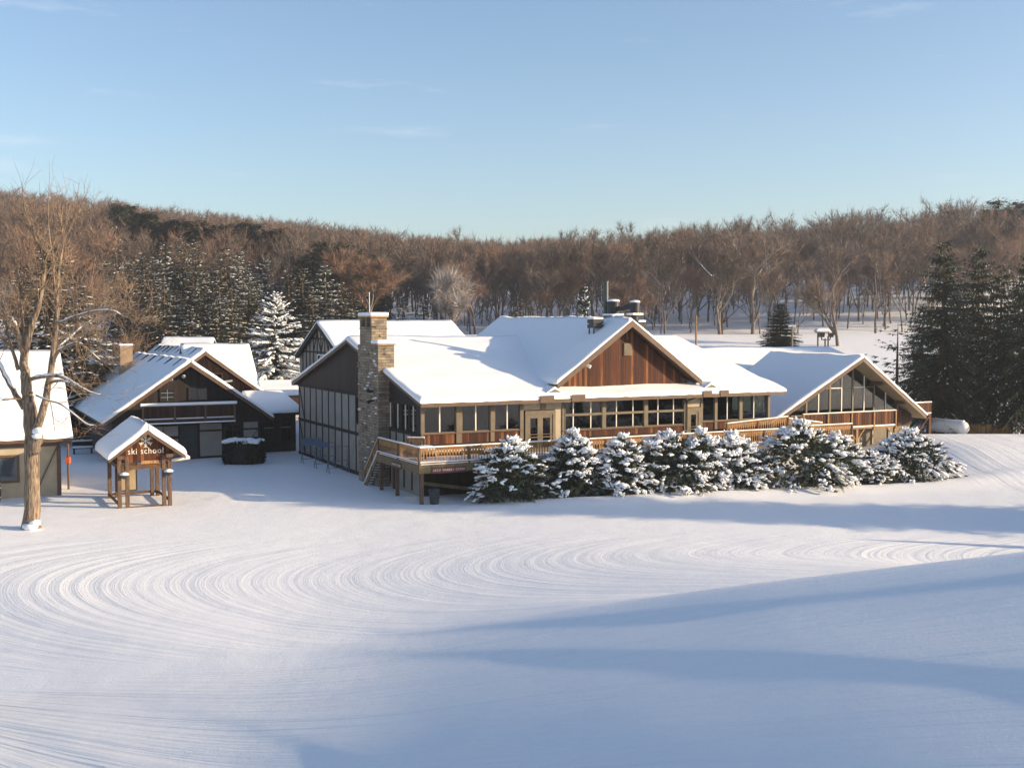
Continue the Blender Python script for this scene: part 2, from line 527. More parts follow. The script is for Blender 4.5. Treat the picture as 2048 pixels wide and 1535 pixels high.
def ico(sub):
    t = (1 + 5 ** 0.5) / 2
    v = [(-1, t, 0), (1, t, 0), (-1, -t, 0), (1, -t, 0), (0, -1, t), (0, 1, t), (0, -1, -t), (0, 1, -t), (t, 0, -1), (t, 0, 1), (-t, 0, -1), (-t, 0, 1)]
    f = [(0, 11, 5), (0, 5, 1), (0, 1, 7), (0, 7, 10), (0, 10, 11), (1, 5, 9), (5, 11, 4), (11, 10, 2), (10, 7, 6), (7, 1, 8), (3, 9, 4), (3, 4, 2), (3, 2, 6), (3, 6, 8), (3, 8, 9), (4, 9, 5), (2, 4, 11), (6, 2, 10), (8, 6, 7), (9, 8, 1)]
    v = [np.array(p) / np.linalg.norm(p) for p in v]
    for _ in range(sub):
        cache = {}; nf = []
        def mid(a, b):
            k = (min(a, b), max(a, b))
            if k not in cache:
                q = v[a] + v[b]; v.append(q / np.linalg.norm(q)); cache[k] = len(v) - 1
            return cache[k]
        for a, b, c in f:
            x, y, z = mid(a, b), mid(b, c), mid(c, a)
            nf += [(a, x, z), (b, y, x), (c, z, y), (x, y, z)]
        f = nf
    return np.array(v), np.array(f)
ICO0, ICO1 = ico(0), ico(1)

def blobs(cent, ax_f, sizes, sub, r, jit=0.2):
    """cent N,3; ax_f N,3 forward axis; sizes N,3 (forward, side, up) -> verts, tris"""
    tv, tf = ICO1 if sub else ICO0
    N = len(cent)
    if N == 0: return np.zeros((0, 3)), np.zeros((0, 3), int)
    f = ax_f / np.linalg.norm(ax_f, axis=1, keepdims=True)
    up = np.tile([0, 0, 1.0], (N, 1))
    s_ = np.cross(f, up); s_ /= np.maximum(np.linalg.norm(s_, axis=1, keepdims=True), 1e-6)
    u = np.cross(s_, f)
    loc = tv[None] * (1 + r.uniform(-jit, jit, (N, len(tv), 1)))
    loc = loc * sizes[:, None, :]
    w = cent[:, None] + loc[..., 0:1] * f[:, None] + loc[..., 1:2] * s_[:, None] + loc[..., 2:3] * u[:, None]
    tris = tf[None] + (np.arange(N) * len(tv))[:, None, None]
    return w.reshape(-1, 3), tris.reshape(-1, 3)

# ---------------------------------------------------------------- picture ray -> world helpers
cp_, sp_ = math.cos(PITCH), math.sin(PITCH)
def ray(x, y):
    a, b = (x - CX) / F, (CY - y) / F
    return Vector((a, cp_ + b * sp_, -sp_ + b * cp_))
def at_y(x, y, Y):
    d = ray(x, y); k = Y / d.y
    return Vector((d.x * k, Y, HCAM + d.z * k))

# ---------------------------------------------------------------- ground: slope, flat, hills
def sstep(a, b, x):
    t = np.clip((x - a) / (b - a), 0, 1)
    return t * t * (3 - 2 * t)
def splus(x, k=1.0):
    return np.logaddexp(0, x / k) * k

TOPX = np.array([-700, -400, 0, 200, 400, 600, 800, 1000, 1200, 1400, 1600, 1800, 1950, 2048, 2400, 2900])
TOPY = np.array([355, 362, 380, 400, 430, 444, 466, 473, 463, 438, 431, 414, 396, 400, 385, 370])
TOPD = np.array([420, 420, 420, 420, 420, 430, 450, 450, 400, 345, 330, 330, 330, 330, 330, 330])
TOPZ = HCAM + (650 - TOPY) / F * TOPD - 15.0 - 3.6 * np.exp(-((TOPX - 1120) / 330.0) ** 2)
def crest(X, Y):
    px = CX + F * X / np.maximum(Y, 1)
    return np.interp(px, TOPX, TOPD), np.interp(px, TOPX, TOPZ)

RIDGES = []      # polylines in plan with height and width, filled below
def ground_z(X, Y, ridges=True):
    X = np.asarray(X, float); Y = np.asarray(Y, float)
    # the run climbs to the right; the climb eases beyond a crease
    q = Y + 0.56 * splus(X, 2.0)
    k = 0.135 * (1 - sstep(35.3, 42.5, q)) + 0.105 * (1 - sstep(41, 60, q)) + 0.03 * (1 - sstep(54, 72, q))
    XR = splus(X + 6, 2.0) - splus(X - 24, 3.0)
    z = k * XR
    e = (q - 36) * 0.87
    z = z - 0.16 * np.exp(-((e - 1.5) / 1.3) ** 2) * sstep(-14, -2, X)
    # left side of the run falls away
    w = (27.5 - (Y + 0.9 * X)) / 1.35
    wl_ = splus(w, 0.9); wl_ = 9 * np.tanh(wl_ / 9)
    z = z - 0.185 * wl_ * sstep(58, 46, Y) * sstep(9, -15, X)
    # berm before the hedge and hump on the right
    tt = (Y - 68.3) - 0.30 * (X + 1)
    z = z + 0.28 * np.exp(-((tt + 1.2) / 1.6) ** 2) * sstep(-6, 2, X) * sstep(62, 34, X)
    z = z + 1.5 * sstep(73, 88, Y) * sstep(27, 36, X) * (1 - sstep(95, 112, Y))
    z = z + 9.5 * sstep(112, 176, Y)
    Dc, Zc = crest(X, Y)
    z = z + (Zc - 9.5) * np.clip((Y - 186) / (Dc - 186), 0, 1.25) ** 0.9 * (Y > 186)
    z = z + 0.05 * lump(X * 0.35, Y * 0.35) + 0.6 * lump(X * 0.04, Y * 0.04) * sstep(150, 230, Y)
    z = z + 0.028 * lump(X * 2.0, Y * 2.0) * sstep(-30, -24, X) * sstep(-3, -9, X) * sstep(65, 70, Y) * sstep(96, 90, Y)
    if ridges:
        for pl, hh, ww in RIDGES:
            best = np.full(X.shape, 1e9); sg = np.zeros(X.shape)
            for a, b in zip(pl[:-1], pl[1:]):
                ab = b - a; L2 = ab @ ab
                t = np.clip(((X - a[0]) * ab[0] + (Y - a[1]) * ab[1]) / L2, 0, 1)
                dx = X - a[0] - t * ab[0]; dy = Y - a[1] - t * ab[1]
                q = np.hypot(dx, dy)
                m_ = q < best
                best = np.where(m_, q, best); sg = np.where(m_, dx * ab[1] - dy * ab[0], sg)
            hv = hh * sstep(0, 4, np.hypot(X - pl[0][0], Y - pl[0][1]))      # fades in from its left end
            s_ = np.where(sg > 0, 1, -1) * best       # + on the viewer's side
            z = z + hv * np.where(s_ > 0, np.exp(-(s_ / ww) ** 2), np.exp(-(s_ / (ww * 5)) ** 2))
    return z

def on_ground(px, py):
    d = ray(px, py); k = 14.0
    for _ in range(400):
        p = (d.x * k, d.y * k, HCAM + d.z * k)
        g = float(ground_z(p[0], p[1], False))
        if p[2] <= g: break
        k += max(0.05, (p[2] - g) * 0.8)
    return np.array(p[:2])

for pl_, h_, w_ in ((((300, 1300), (700, 1299), (1024, 1300), (1500, 1306), (1800, 1322), (2060, 1345), (2300, 1385)), 0.05, 0.4),
                    (((-160, 1386), (-60, 1383), (120, 1384), (300, 1398), (470, 1432), (620, 1480), (800, 1545)), 0.04, 0.35),
                    (((-140, 1400), (-40, 1430), (60, 1452), (160, 1495), (250, 1550)), 0.04, 0.35),
                    (((500, 1262), (760, 1262), (1024, 1247), (1500, 1206), (2060, 1146), (2300, 1122)), 0.06, 0.45)):
    RIDGES.append(([on_ground(*q) for q in pl_], h_, w_))
FAN = on_ground(-120, 1330)

def spaced(knots):
    out = []
    for (a, b, st) in knots:
        out.append(np.arange(a, b, st))
    return np.concatenate(out + [[knots[-1][1]]])
xs = spaced([(-900, -300, 40), (-300, -120, 9), (-120, -40, 2.5), (-40, -24, 0.7), (-24, 28, 0.22), (28, 60, 0.7), (60, 150, 3), (150, 300, 9), (300, 900, 40)])
ys = spaced([(-40, 6, 3), (6, 13, 0.5), (13, 46, 0.16), (46, 80, 0.5), (80, 120, 1.2), (120, 200, 3), (200, 480, 7), (480, 1500, 60)])
gx, gy = np.meshgrid(xs, ys)
gz = ground_z(gx, gy)
nr, nc = gx.shape
idx = (np.arange(nr - 1)[:, None] * nc + np.arange(nc - 1)[None]).ravel()
quads = np.stack([idx, idx + 1, idx + nc + 1, idx + nc], 1)

m, nt, p = new_mat("groomed_snow")
L_ = nt.links
p.inputs['Base Color'].default_value = (0.86, 0.865, 0.885, 1)
p.inputs['Roughness'].default_value = 0.55
p.inputs['Specular IOR Level'].default_value = 0.3
at = nd(nt, "ShaderNodeAttribute", attribute_name="groom")
at2 = nd(nt, "ShaderNodeAttribute", attribute_name="groom_amount")
co = objco(nt)
cmb = nd(nt, "ShaderNodeCombineXYZ")
L_.new(at.outputs['Fac'], cmb.inputs[0])
sepx = nd(nt, "ShaderNodeSeparateXYZ"); L_.new(co, sepx.inputs[0])
mm = nd(nt, "ShaderNodeMath", operation='MULTIPLY'); mm.inputs[1].default_value = 0.05
L_.new(sepx.outputs[0], mm.inputs[0]); L_.new(mm.outputs[0], cmb.inputs[1])
n1 = nd(nt, "ShaderNodeTexNoise", Scale=2.3, Detail=5, Roughness=0.6); L_.new(cmb.outputs[0], n1.inputs['Vector'])
n2 = nd(nt, "ShaderNodeTexNoise", Scale=10.0, Detail=6, Roughness=0.7); L_.new(co, n2.inputs['Vector'])
n3 = nd(nt, "ShaderNodeTexNoise", Scale=0.5, Detail=3); L_.new(co, n3.inputs['Vector'])
b1 = nd(nt, "ShaderNodeBump", Distance=0.15); L_.new(n1.outputs['Fac'], b1.inputs['Height'])
ml = nd(nt, "ShaderNodeMath", operation='MULTIPLY'); ml.inputs[1].default_value = 1.0
L_.new(at2.outputs['Fac'], ml.inputs[0]); L_.new(ml.outputs[0], b1.inputs['Strength'])
b2 = nd(nt, "ShaderNodeBump", Strength=0.7, Distance=0.035); L_.new(n2.outputs['Fac'], b2.inputs['Height']); L_.new(b1.outputs['Normal'], b2.inputs['Normal'])
b3 = nd(nt, "ShaderNodeBump", Strength=0.25, Distance=0.25); L_.new(n3.outputs['Fac'], b3.inputs['Height']); L_.new(b2.outputs['Normal'], b3.inputs['Normal'])
n4 = nd(nt, "ShaderNodeTexNoise", Scale=0.55, Detail=2); L_.new(cmb.outputs[0], n4.inputs['Vector'])
b4 = nd(nt, "ShaderNodeBump", Distance=0.28); L_.new(n4.outputs['Fac'], b4.inputs['Height']); L_.new(ml.outputs[0], b4.inputs['Strength']); L_.new(b3.outputs['Normal'], b4.inputs['Normal'])
L_.new(b4.outputs['Normal'], p.inputs['Normal'])
MT['ground'] = m
gme = raw_mesh("ground", np.stack([gx, gy, gz], -1).reshape(-1, 3), quads=quads, mats=[m], smooth=True)
qq = gy + 0.56 * splus(gx, 2.0)
dd = (36 - qq) * 0.87
g_flat = gx - 0.09 * (gy - 48.5) ** 2
g_far = 1.3 * gy + 0.12 * gx
g_hill = 46 * np.arctan2(gy - FAN[1], gx - FAN[0] + 6) + 0.02 * (gx - FAN[0])
wf = sstep(57, 62, gy)
wh = sstep(-0.5, 0.5, dd)
gr = (g_flat * (1 - wf) + g_far * wf) * (1 - wh) + g_hill * wh
wr_ = sstep(26, 31, gx) * sstep(66, 72, gy)
dip = (1 - 0.95 * np.exp(-(dd / 0.9) ** 2)) * (1 - 0.95 * np.exp(-((gy - 59.5) / 3.2) ** 2) * (1 - wr_)) * (1 - 0.9 * np.exp(-((wr_ - 0.5) / 0.3) ** 2))
gr = gr * (1 - wr_) + (1.2 * gx - 0.006 * (gy - 80) ** 2) * wr_
amt = np.maximum(sstep(72, 62, gy), 0.6 * sstep(29, 33, gx) * sstep(104, 96, gy)) * dip * (0.72 + 0.68 * wh) * (0.75 + 0.35 * lump(gx * 0.12, gy * 0.12))
for nm, arr in (("groom", gr), ("groom_amount", amt)):
    a_ = gme.attributes.new(nm, 'FLOAT', 'POINT')
    a_.data.foreach_set("value", arr.astype(np.float32).ravel())
ground = link("ground", gme)
ground['kind'] = 'structure'

def gz1(x, y):
    return float(ground_z(x, y))
ROT = R(27.0)
cu, su = math.cos(ROT), math.sin(ROT)
def LW(o, s, t, z=0.0):
    return Vector((o[0] + s * cu - t * su, o[1] + s * su + t * cu, o[2] + z))
LO = (1.7, 75.0, 0.0)

# ================================================================ THE LODGE (local x along the front, y into the house)
lodge = thing("ski_lodge", "big brown lodge with snowy roof, red boarded gable and stone chimney above the deck", "lodge", LO, ROT)
GZ = -0.6   # walls go into the ground
def win(parent, s0, s1, t, z0, z1, fr='taupe', fw=0.09, axis=0, mull=(), rails=(), mw=0.07, name="window", mm='pale_mullion'):
    """one window: frame mesh with its pane as sub-part; axis 0: along x at y=t, 1: along y at x=t"""
    b = MB()
    def bx(mb, a0, a1, d0, d1, c0, c1):
        if axis == 0: mb.box(a0, a1, t + d0, t + d1, c0, c1)
        else: mb.box(t + d0, t + d1, a0, a1, c0, c1)
    sg = 1 if axis == 0 else 1
    bx(b, s0, s0 + fw, -0.05, 0.06, z0, z1); bx(b, s1 - fw, s1, -0.05, 0.06, z0, z1)
    bx(b, s0 + fw, s1 - fw, -0.048, 0.058, z0, z0 + fw); bx(b, s0 + fw, s1 - fw, -0.048, 0.058, z1 - fw, z1)
    f = b.build(name, fr, parent)
    if len(mull) or len(rails):
        for q in mull:
            c = MB(); bx(c, q - mw / 2, q + mw / 2, -0.04, 0.05, z0 + fw, z1 - fw); c.build("mullion", mm, f)
        for q in rails:
            c = MB(); bx(c, s0 + fw, s1 - fw, -0.043, 0.047, q - mw / 2, q + mw / 2); c.build("glazing_bar", mm, f)
    g = MB()
    bx(g, s0 + fw, s1 - fw, 0.0, 0.012, z0 + fw, z1 - fw)
    g.build("pane", 'glass', f)
    return f

# roofs
ZE, ZR, TR = 6.0, 9.82, 13.3
b = MB()
roof_slab(b, (-8.8, -0.9, ZE), (20.4, -0.9, ZE), (20.4, TR, ZR), (-8.8, TR, ZR))
roof_slab(b, (20.4, 27.9, ZE), (-8.8, 27.9, ZE), (-8.8, TR, ZR), (20.4, TR, ZR))
rf = b.build("roof", 'brown_trim', lodge)
b = MB()
snow_slab(b, (-8.85, -0.98, ZE), (20.5, -0.98, ZE), (20.5, TR, ZR), (-8.85, TR, ZR), 0.30, (1, 1, 0, 1), 0.32)
snow_slab(b, (20.5, 27.95, ZE), (-8.85, 27.95, ZE), (-8.85, TR, ZR), (20.5, TR, ZR), 0.30, (1, 1, 0, 1), 0.32)
b.build("roof_snow", 'snow', rf, smooth=True)
b = MB(); b.box(-8.8, 20.4, -1.02, -0.9, ZE - 0.24, ZE - 0.02)
for s in (-0.35, 2.05): b.box(s, s + 1.05, -1.06, -1.02, ZE - 0.22, ZE + 0.26)
for s in (12.85, 14.35): b.box(s, s + 0.75, -1.06, -1.02, ZE - 0.22, ZE + 0.24)
b.build("gutter", 'brown_trim', lodge)
for s in (1.0, 13.9):
    b = MB(); b.prism([(s - 0.55, -0.55, ZE + 0.36), (s + 0.55, -0.55, ZE + 0.36), (s, -0.55, ZE + 0.62)], (0, 1.0, 0))
    e = b.build("roof_vent", 'taupe', lodge)
    b = MB(); b.prism([(s - 0.7, -0.6, ZE + 0.36), (s, -0.6, ZE + 0.64), (s + 0.7, -0.6, ZE + 0.36), (s + 0.6, -0.6, ZE + 0.44), (s, -0.6, ZE + 0.82), (s - 0.6, -0.6, ZE + 0.44)], (0, 1.4, 0))
    b.build("snow_cap", 'snow', e)

# cross gable
CG, AP, HW, SL = 7.4, 11.2, 5.95, 0.715
b = MB()
roof_slab(b, (CG - HW, -0.05, AP - SL * HW), (CG, -0.05, AP), (CG, 20.5, AP + 0.12), (CG - HW, 20.5, AP - SL * HW))
roof_slab(b, (CG, -0.05, AP), (CG + HW, -0.05, AP - SL * HW), (CG + HW, 20.5, AP - SL * HW), (CG, 20.5, AP + 0.12))
cg = b.build("gable_roof", 'brown_trim', lodge)
b = MB()
snow_slab(b, (CG - HW - 0.05, 20.5, AP - SL * HW), (CG - HW - 0.05, -0.15, AP - SL * HW), (CG, -0.15, AP), (CG, 20.5, AP + 0.12), 0.30, (1, 1, 0, 0), 0.3)
snow_slab(b, (CG + HW + 0.05, -0.15, AP - SL * HW), (CG + HW + 0.05, 20.5, AP - SL * HW), (CG, 20.5, AP + 0.12), (CG, -0.15, AP), 0.30, (1, 0, 0, 1), 0.3)
b.build("roof_snow", 'snow', cg, smooth=True)
b = MB()   # bargeboards
for sg in (-1, 1):
    x1 = CG + sg * HW
    b.prism([(CG, -0.19, AP + 0.02), (x1, -0.19, AP - SL * HW + 0.02), (x1, -0.19, AP - SL * HW - 0.34), (CG, -0.19, AP - 0.42)], (0, 0.13, 0))
b.build("bargeboard", 'brown_trim', lodge)
b = MB(); b.prism([(CG - HW + 0.4, 0.6, 6.55), (CG + HW - 0.4, 0.6, 6.55), (CG, 0.6, AP - 0.3)], (0, 0.2, 0))
gw = b.build("gable_wall", 'red_boards', lodge)
b = MB(); b.box(7.15, 7.82, 0.53, 0.6, 8.78, 9.64)
for i in range(9): b.box(7.19, 7.78, 0.5, 0.53, 8.78 + i * 0.098, 8.83 + i * 0.098)
b.build("louvre_vent", 'taupe', gw)
b = MB(); b.box(CG - 0.05, CG + 0.05, 0.5, 0.59, 9.9, AP - 0.35); b.build("king_post", 'brown_trim', gw)
b = MB()
for dx in (-0.18, 0.18):
    b.tube([(3.75 + dx, 0.59, 8.25), (3.75 + dx, 0.3, 8.2), (3.75 + dx * 2.2, 0.05, 8.05)], [0.04, 0.09, 0.13], 10)
b.box(3.5, 4.0, 0.5, 0.598, 8.15, 8.38)
b.build("floodlight", 'white_paint', lodge)

# roof machinery
for s, t, z0, z1, hw in ((5.95, 2.4, 10.7, 11.3, 0.42), (8.75, 0.9, 10.75, 11.1, 0.3)):
    b = MB(); b.box(s - hw, s + hw, t - hw, t + hw, z0, z0 + 0.26); b.box(s - hw, s + hw, t - hw, t + hw, z0 + 0.33, z1)
    b.box(s - hw * 0.8, s + hw * 0.8, t - hw * 0.8, t + hw * 0.8, z0 + 0.2, z0 + 0.34)
    for i in (-1, 1):
        for j in (-1, 1): b.box(s + i * hw * 0.75 - 0.035, s + i * hw * 0.75 + 0.035, t + j * hw * 0.75 - 0.035, t + j * hw * 0.75 + 0.035, z0 - 1.1, z0)
    e = b.build("exhaust_hood", 'metal_dark', lodge)
    b = MB(); b.box(s - hw, s + hw, t - hw, t + hw, z1, z1 + 0.16); b.build("snow_cap", 'snow', e, bevel=0.06)
b = MB(); b.tube([(7.55, 3.6, 11.0), (7.55, 3.6, 14.0)], 0.19, 14); b.tube([(7.55, 3.6, 14.0), (7.55, 3.6, 14.07)], 0.22, 14)
b.build("flue_pipe", 'metal_flue', lodge, smooth=False)
for s, t, r, z0, z1 in ((7.75, 2.9, 0.46, 11.72, 12.6), (8.35, 1.0, 0.36, 11.75, 12.5)):
    b = MB(); b.tube([(s, t, z0), (s, t, z1)], r, 20); b.tube([(s, t, z0 - 0.7), (s, t, z0)], r * 0.7, 16)
    e = b.build("roof_fan", 'metal_dark', lodge)
    b = MB(); b.lathe([(r * 1.02, z1), (r * 1.0, z1 + 0.07), (r * 0.8, z1 + 0.13), (r * 0.3, z1 + 0.16)], 20, (s, t, 0)); b.box(s - r * 1.2, s + r * 1.2, t - r * 1.2, t + r * 1.2, z0 - 0.13, z0)
    b.build("snow_cap", 'snow', e)
b = MB(); b.tube([(7.8, 2.7, 12.1), (8.0, 2.0, 12.05), (8.3, 1.4, 12.25)], [0.16, 0.2, 0.26], 12); b.build("exhaust_duct", 'metal_dark', lodge)

# left end wall
WX = -8.4
b = MB(); b.prism([(WX, 0, 5.9), (WX, 27.2, 5.9), (WX, 27.2, 6.02), (WX, TR, ZR - 0.22), (WX, 0, 6.02)], (0.2, 0, 0))
b.build("gable_end", 'dark_boards_y', lodge)
b = MB(); b.box(WX, WX + 0.18, 6.3, 27.2, GZ, 5.9); b.box(WX, WX + 0.18, 0, 6.3, GZ, 3.85)
b.build("end_wall", 'grey_panel', lodge)
b = MB()
b.box(WX - 0.06, WX - 0.003, 0, 27.2, 5.75, 5.95)
b.box(WX - 0.055, WX - 0.003, 9.7, 27.2, 2.85, 3.08)
b.box(WX - 0.055, WX - 0.003, 9.7, 27.2, GZ, 0.22)
ts = [26.95] + [25.4 - i * 1.62 for i in range(9)]
for t in ts:
    b.box(WX - 0.05, WX - 0.003, t - 0.07, t + 0.07, 0.22, 2.85); b.box(WX - 0.05, WX - 0.003, t - 0.07, t + 0.07, 3.08, 5.75)
b.bar((WX - 0.028, 26.8, 5.7), (WX - 0.028, 25.5, 3.1), 0.05, 0.14, (0, 1, 0)); b.bar((WX - 0.028, 26.8, 2.8), (WX - 0.028, 25.5, 0.3), 0.05, 0.14, (0, 1, 0))
for t in (0.12, 1.5, 2.9, 4.3, 5.4): b.box(WX - 0.05, WX - 0.003, t - 0.07, t + 0.07, 0.22, 3.8)
b.box(WX - 0.055, WX - 0.003, 0, 6.3, 3.78, 3.95)
b.build("timber_framing", 'timber', lodge)
win(lodge, 10.6, 12.2, WX - 0.07, 3.7, 5.7, 'timber', 0.09, 1, mull=(11.4,), mm='timber')
for i in range(4): win(lodge, 0.75 + i * 1.37, 0.75 + i * 1.37 + 1.3, WX + 0.06, 3.97, 5.75, 'timber', 0.07, 1, mull=((0.75 + i * 1.37 + 0.65),), mw=0.05)
b = MB(); b.box(WX, WX + 0.14, 0.05, 0.72, 3.95, 5.9); b.box(WX, WX + 0.14, 6.2, 6.5, 3.95, 5.9)
b.build("corner_panel", 'dark_boards_y', lodge)

# stone chimney
b = MB()
b.box(-9.2, -8.05, 5.55, 9.65, GZ, 9.55); b.box(-9.2, -8.1, 6.8, 9.2, 9.55, 10.62)
b.box(-9.2, -8.12, 7.0, 9.2, 10.72, 10.8)
for y0 in (6.8, 7.85, 8.95): b.box(-9.2, -8.9, y0, y0 + 0.28, 10.8, 11.42)
b.box(-8.9, -8.1, 6.8, 9.23, 10.7, 11.42)
b.box(-9.22, -8.05, 6.78, 9.25, 10.62, 10.72)
r0 = random.Random(3)
for i in range(46):   # proud stones on the two faces one sees
    z = r0.uniform(0.5, 9.2)
    t = r0.uniform(5.7, 9.4)
    b.box(-9.26, -9.2, t, t + 0.34, z, z + 0.13)
for z in (7.9, 8.9, 9.2): b.box(-8.75, -8.35, 5.49, 5.55, z, z + 0.14)
b.box(-8.6, -8.25, 6.74, 6.8, 10.1, 10.22)
ch = b.build("chimney", 'stone', lodge)
b = MB(); b.box(-9.3, -8.0, 6.7, 9.3, 11.42, 11.52); b.build("cap_slab", 'brick', ch)
b = MB(); b.box(-9.26, -7.98, 5.47, 6.8, 9.55, 9.64); b.build("cap_slab", 'brick', ch)
b = MB(); b.box(-9.32, -7.98, 6.68, 9.32, 11.52, 11.78); b.build("snow_cap", 'snow', ch, bevel=0.07)
b = MB(); b.box(-9.28, -7.96, 5.45, 6.82, 9.64, 9.9); b.build("snow_cap", 'snow', ch, bevel=0.07)
b = MB()
r0 = random.Random(9)
for i in range(34):
    z = r0.uniform(0.6, 9.3); t = r0.uniform(5.7, 9.4); b.box(-9.31, -9.2, t, t + r0.uniform(0.15, 0.3), z, z + 0.07)
o = b.build("snow_flecks", 'snow', ch); o['kind'] = 'stuff'
b = MB(); b.tube([(-8.7, 8.6, 11.7), (-8.7, 8.6, 13.2)], 0.025, 6); b.build("lightning_rod", 'white_paint', ch)
b = MB(); b.tube([(-9.2, 6.4, 6.4), (-9.55, 6.4, 6.4), (-9.7, 6.4, 6.55)], [0.05, 0.1, 0.16], 10); b.tube([(-9.2, 6.3, 5.75), (-9.55, 6.3, 5.75), (-9.7, 6.3, 5.65)], [0.05, 0.1, 0.16], 10)
b.tube([(-9.1, 5.5, 6.2), (-8.4, 3.9, 6.25)], 0.025, 6); b.build("floodlight", 'metal_dark', ch)

# front wall
b = MB(); b.box(WX, -1.15, 0.0, 0.16, 3.3, 3.93); b.box(1.9, 11.97, 0.0, 0.16, 3.3, 3.72); b.box(13.5, 19.7, 0.0, 0.16, 3.2, 3.88)
b.build("skirt_wall", 'red_boards', lodge)
b = MB(); b.box(WX, 19.7, 0.02, 0.2, 2.2, 3.3); b.box(WX + 0.2, 19.7, 0.05, 0.22, GZ, 2.2); b.box(WX, 19.7, 0.0, 0.2, 5.78, 6.1)
b.build("front_wall", 'dark_boards', lodge)
b = MB()
for a0, a1, z in ((WX, -1.15, 3.93), (1.9, 11.97, 3.72), (13.5, 19.75, 3.88)): b.box(a0, a1, -0.1, 0.2, z, z + 0.07)
b.build("window_sill", 'brown_trim', lodge)
zt = 5.86
for s0, s1, z0 in ((-8.2, -5.98, 4.0), (-5.55, -3.53, 4.0), (-3.2, -1.3, 4.0)):
    win(lodge, s0, s1, 0.06, z0, zt, 'taupe', 0.06, 0, mull=((s0 + s1) / 2,), mw=0.08)
b = MB()
for s, w in ((-8.3, 0.22), (-5.765, 0.38), (-3.365, 0.28), (-1.2, 0.26), (1.95, 0.16), (12.0, 0.16), (13.45, 0.2), (14.73, 0.22), (17.0, 0.26), (19.62, 0.2)):
    b = MB(); b.box(s - w / 2, s + w / 2, -0.06, 0.1, 3.3, 5.9); b.build("wall_post", 'taupe', lodge)
mul = [2.78, 4.17, 5.19, 6.24, 7.6, 8.64, 9.7, 11.03]
ed = [2.1] + mul + [11.9]
for k in range(3):
    s0, s1 = [(2.1, 5.05), (5.33, 8.5), (8.8, 11.9)][k]
    win(lodge, s0, s1, 0.06, 3.8, zt, 'taupe', 0.06, 0, mull=[q for q in mul if s0 + .3 < q < s1 - .3], rails=(), mw=0.07)
b = MB(); b.box(2.1, 11.9, -0.03, 0.03, 4.74, 4.9); b.box(5.05, 5.33, -0.05, 0.1, 3.8, 5.84); b.box(8.5, 8.8, -0.05, 0.1, 3.8, 5.84)
b.build("transom_rail", 'taupe', lodge)
for s0, s1, mu in ((13.55, 14.62, ()), (14.85, 16.87, (15.8,)), (17.14, 19.5, (18.25,))):
    win(lodge, s0, s1, 0.06, 3.95, zt, 'taupe', 0.06, 0, mull=mu, mw=0.07)
b = MB(); b.box(-1.05, 1.85, 0.0, 0.14, 5.25, 5.8); b.box(1.35, 1.85, 0.001, 0.139, 2.4, 5.25); b.build("entrance_wall", 'cream', lodge)
b = MB(); b.box(12.05, 13.4, 0.0, 0.14, 5.02, 5.8); b.build("entrance_wall", 'cream', lodge)
b = MB(); b.box(0.25, 0.62, -0.06, 0.0, 5.25, 5.8); b.build("entrance_post", 'taupe', lodge)
for s0, s1, ztop, nl in ((-0.95, 1.35, 5.2, 2), (12.12, 13.36, 4.98, 1)):
    b = MB(); b.box(s0, s0 + 0.2, -0.07, 0.12, 2.4, ztop); b.box(s1 - 0.2, s1, -0.07, 0.12, 2.4, ztop); b.box(s0 + 0.2, s1 - 0.2, -0.068, 0.118, ztop - 0.26, ztop)
    fr = b.build("door_frame", 'taupe', lodge)
    wl_ = (s1 - s0 - 0.4) / nl
    for i in range(nl):
        a0 = s0 + 0.2 + i * wl_; a1 = a0 + wl_
        d = MB(); d.box(a0, a0 + 0.2, -0.03, 0.03, 2.42, ztop - 0.26); d.box(a1 - 0.2, a1, -0.03, 0.03, 2.42, ztop - 0.26)
        d.box(a0 + 0.2, a1 - 0.2, -0.028, 0.028, 2.42, 2.75); d.box(a0 + 0.2, a1 - 0.2, -0.028, 0.028, ztop - 0.5, ztop - 0.26)
        d.box(a0 + 0.02, a1 - 0.02, -0.09, -0.05, 3.4, 3.46); d.box(a0 + 0.02, a1 - 0.02, -0.09, -0.05, 3.6, 3.64)
        dr = d.build("door", 'taupe', lodge)
        g = MB(); g.box(a0 + 0.2, a1 - 0.2, 0, 0.012, 2.75, ztop - 0.5); g.build("pane", 'glass', dr)
b = MB(); b.bar((12.1, -0.05, 5.45), (11.3, -0.7, 5.9), 0.09); b.bar((12.1, -0.05, 5.45), (12.9, -0.7, 5.9), 0.09); b.box(12.05, 12.17, -0.1, -0.01, 3.4, 5.5)
b.build("eave_brace", 'timber', lodge)
b = MB()
for s in (0.45, 12.95): b.box(s - 0.14, s + 0.14, -0.2, -0.02, 5.72, 5.84)
b.build("wall_lamp", 'white_paint', lodge)
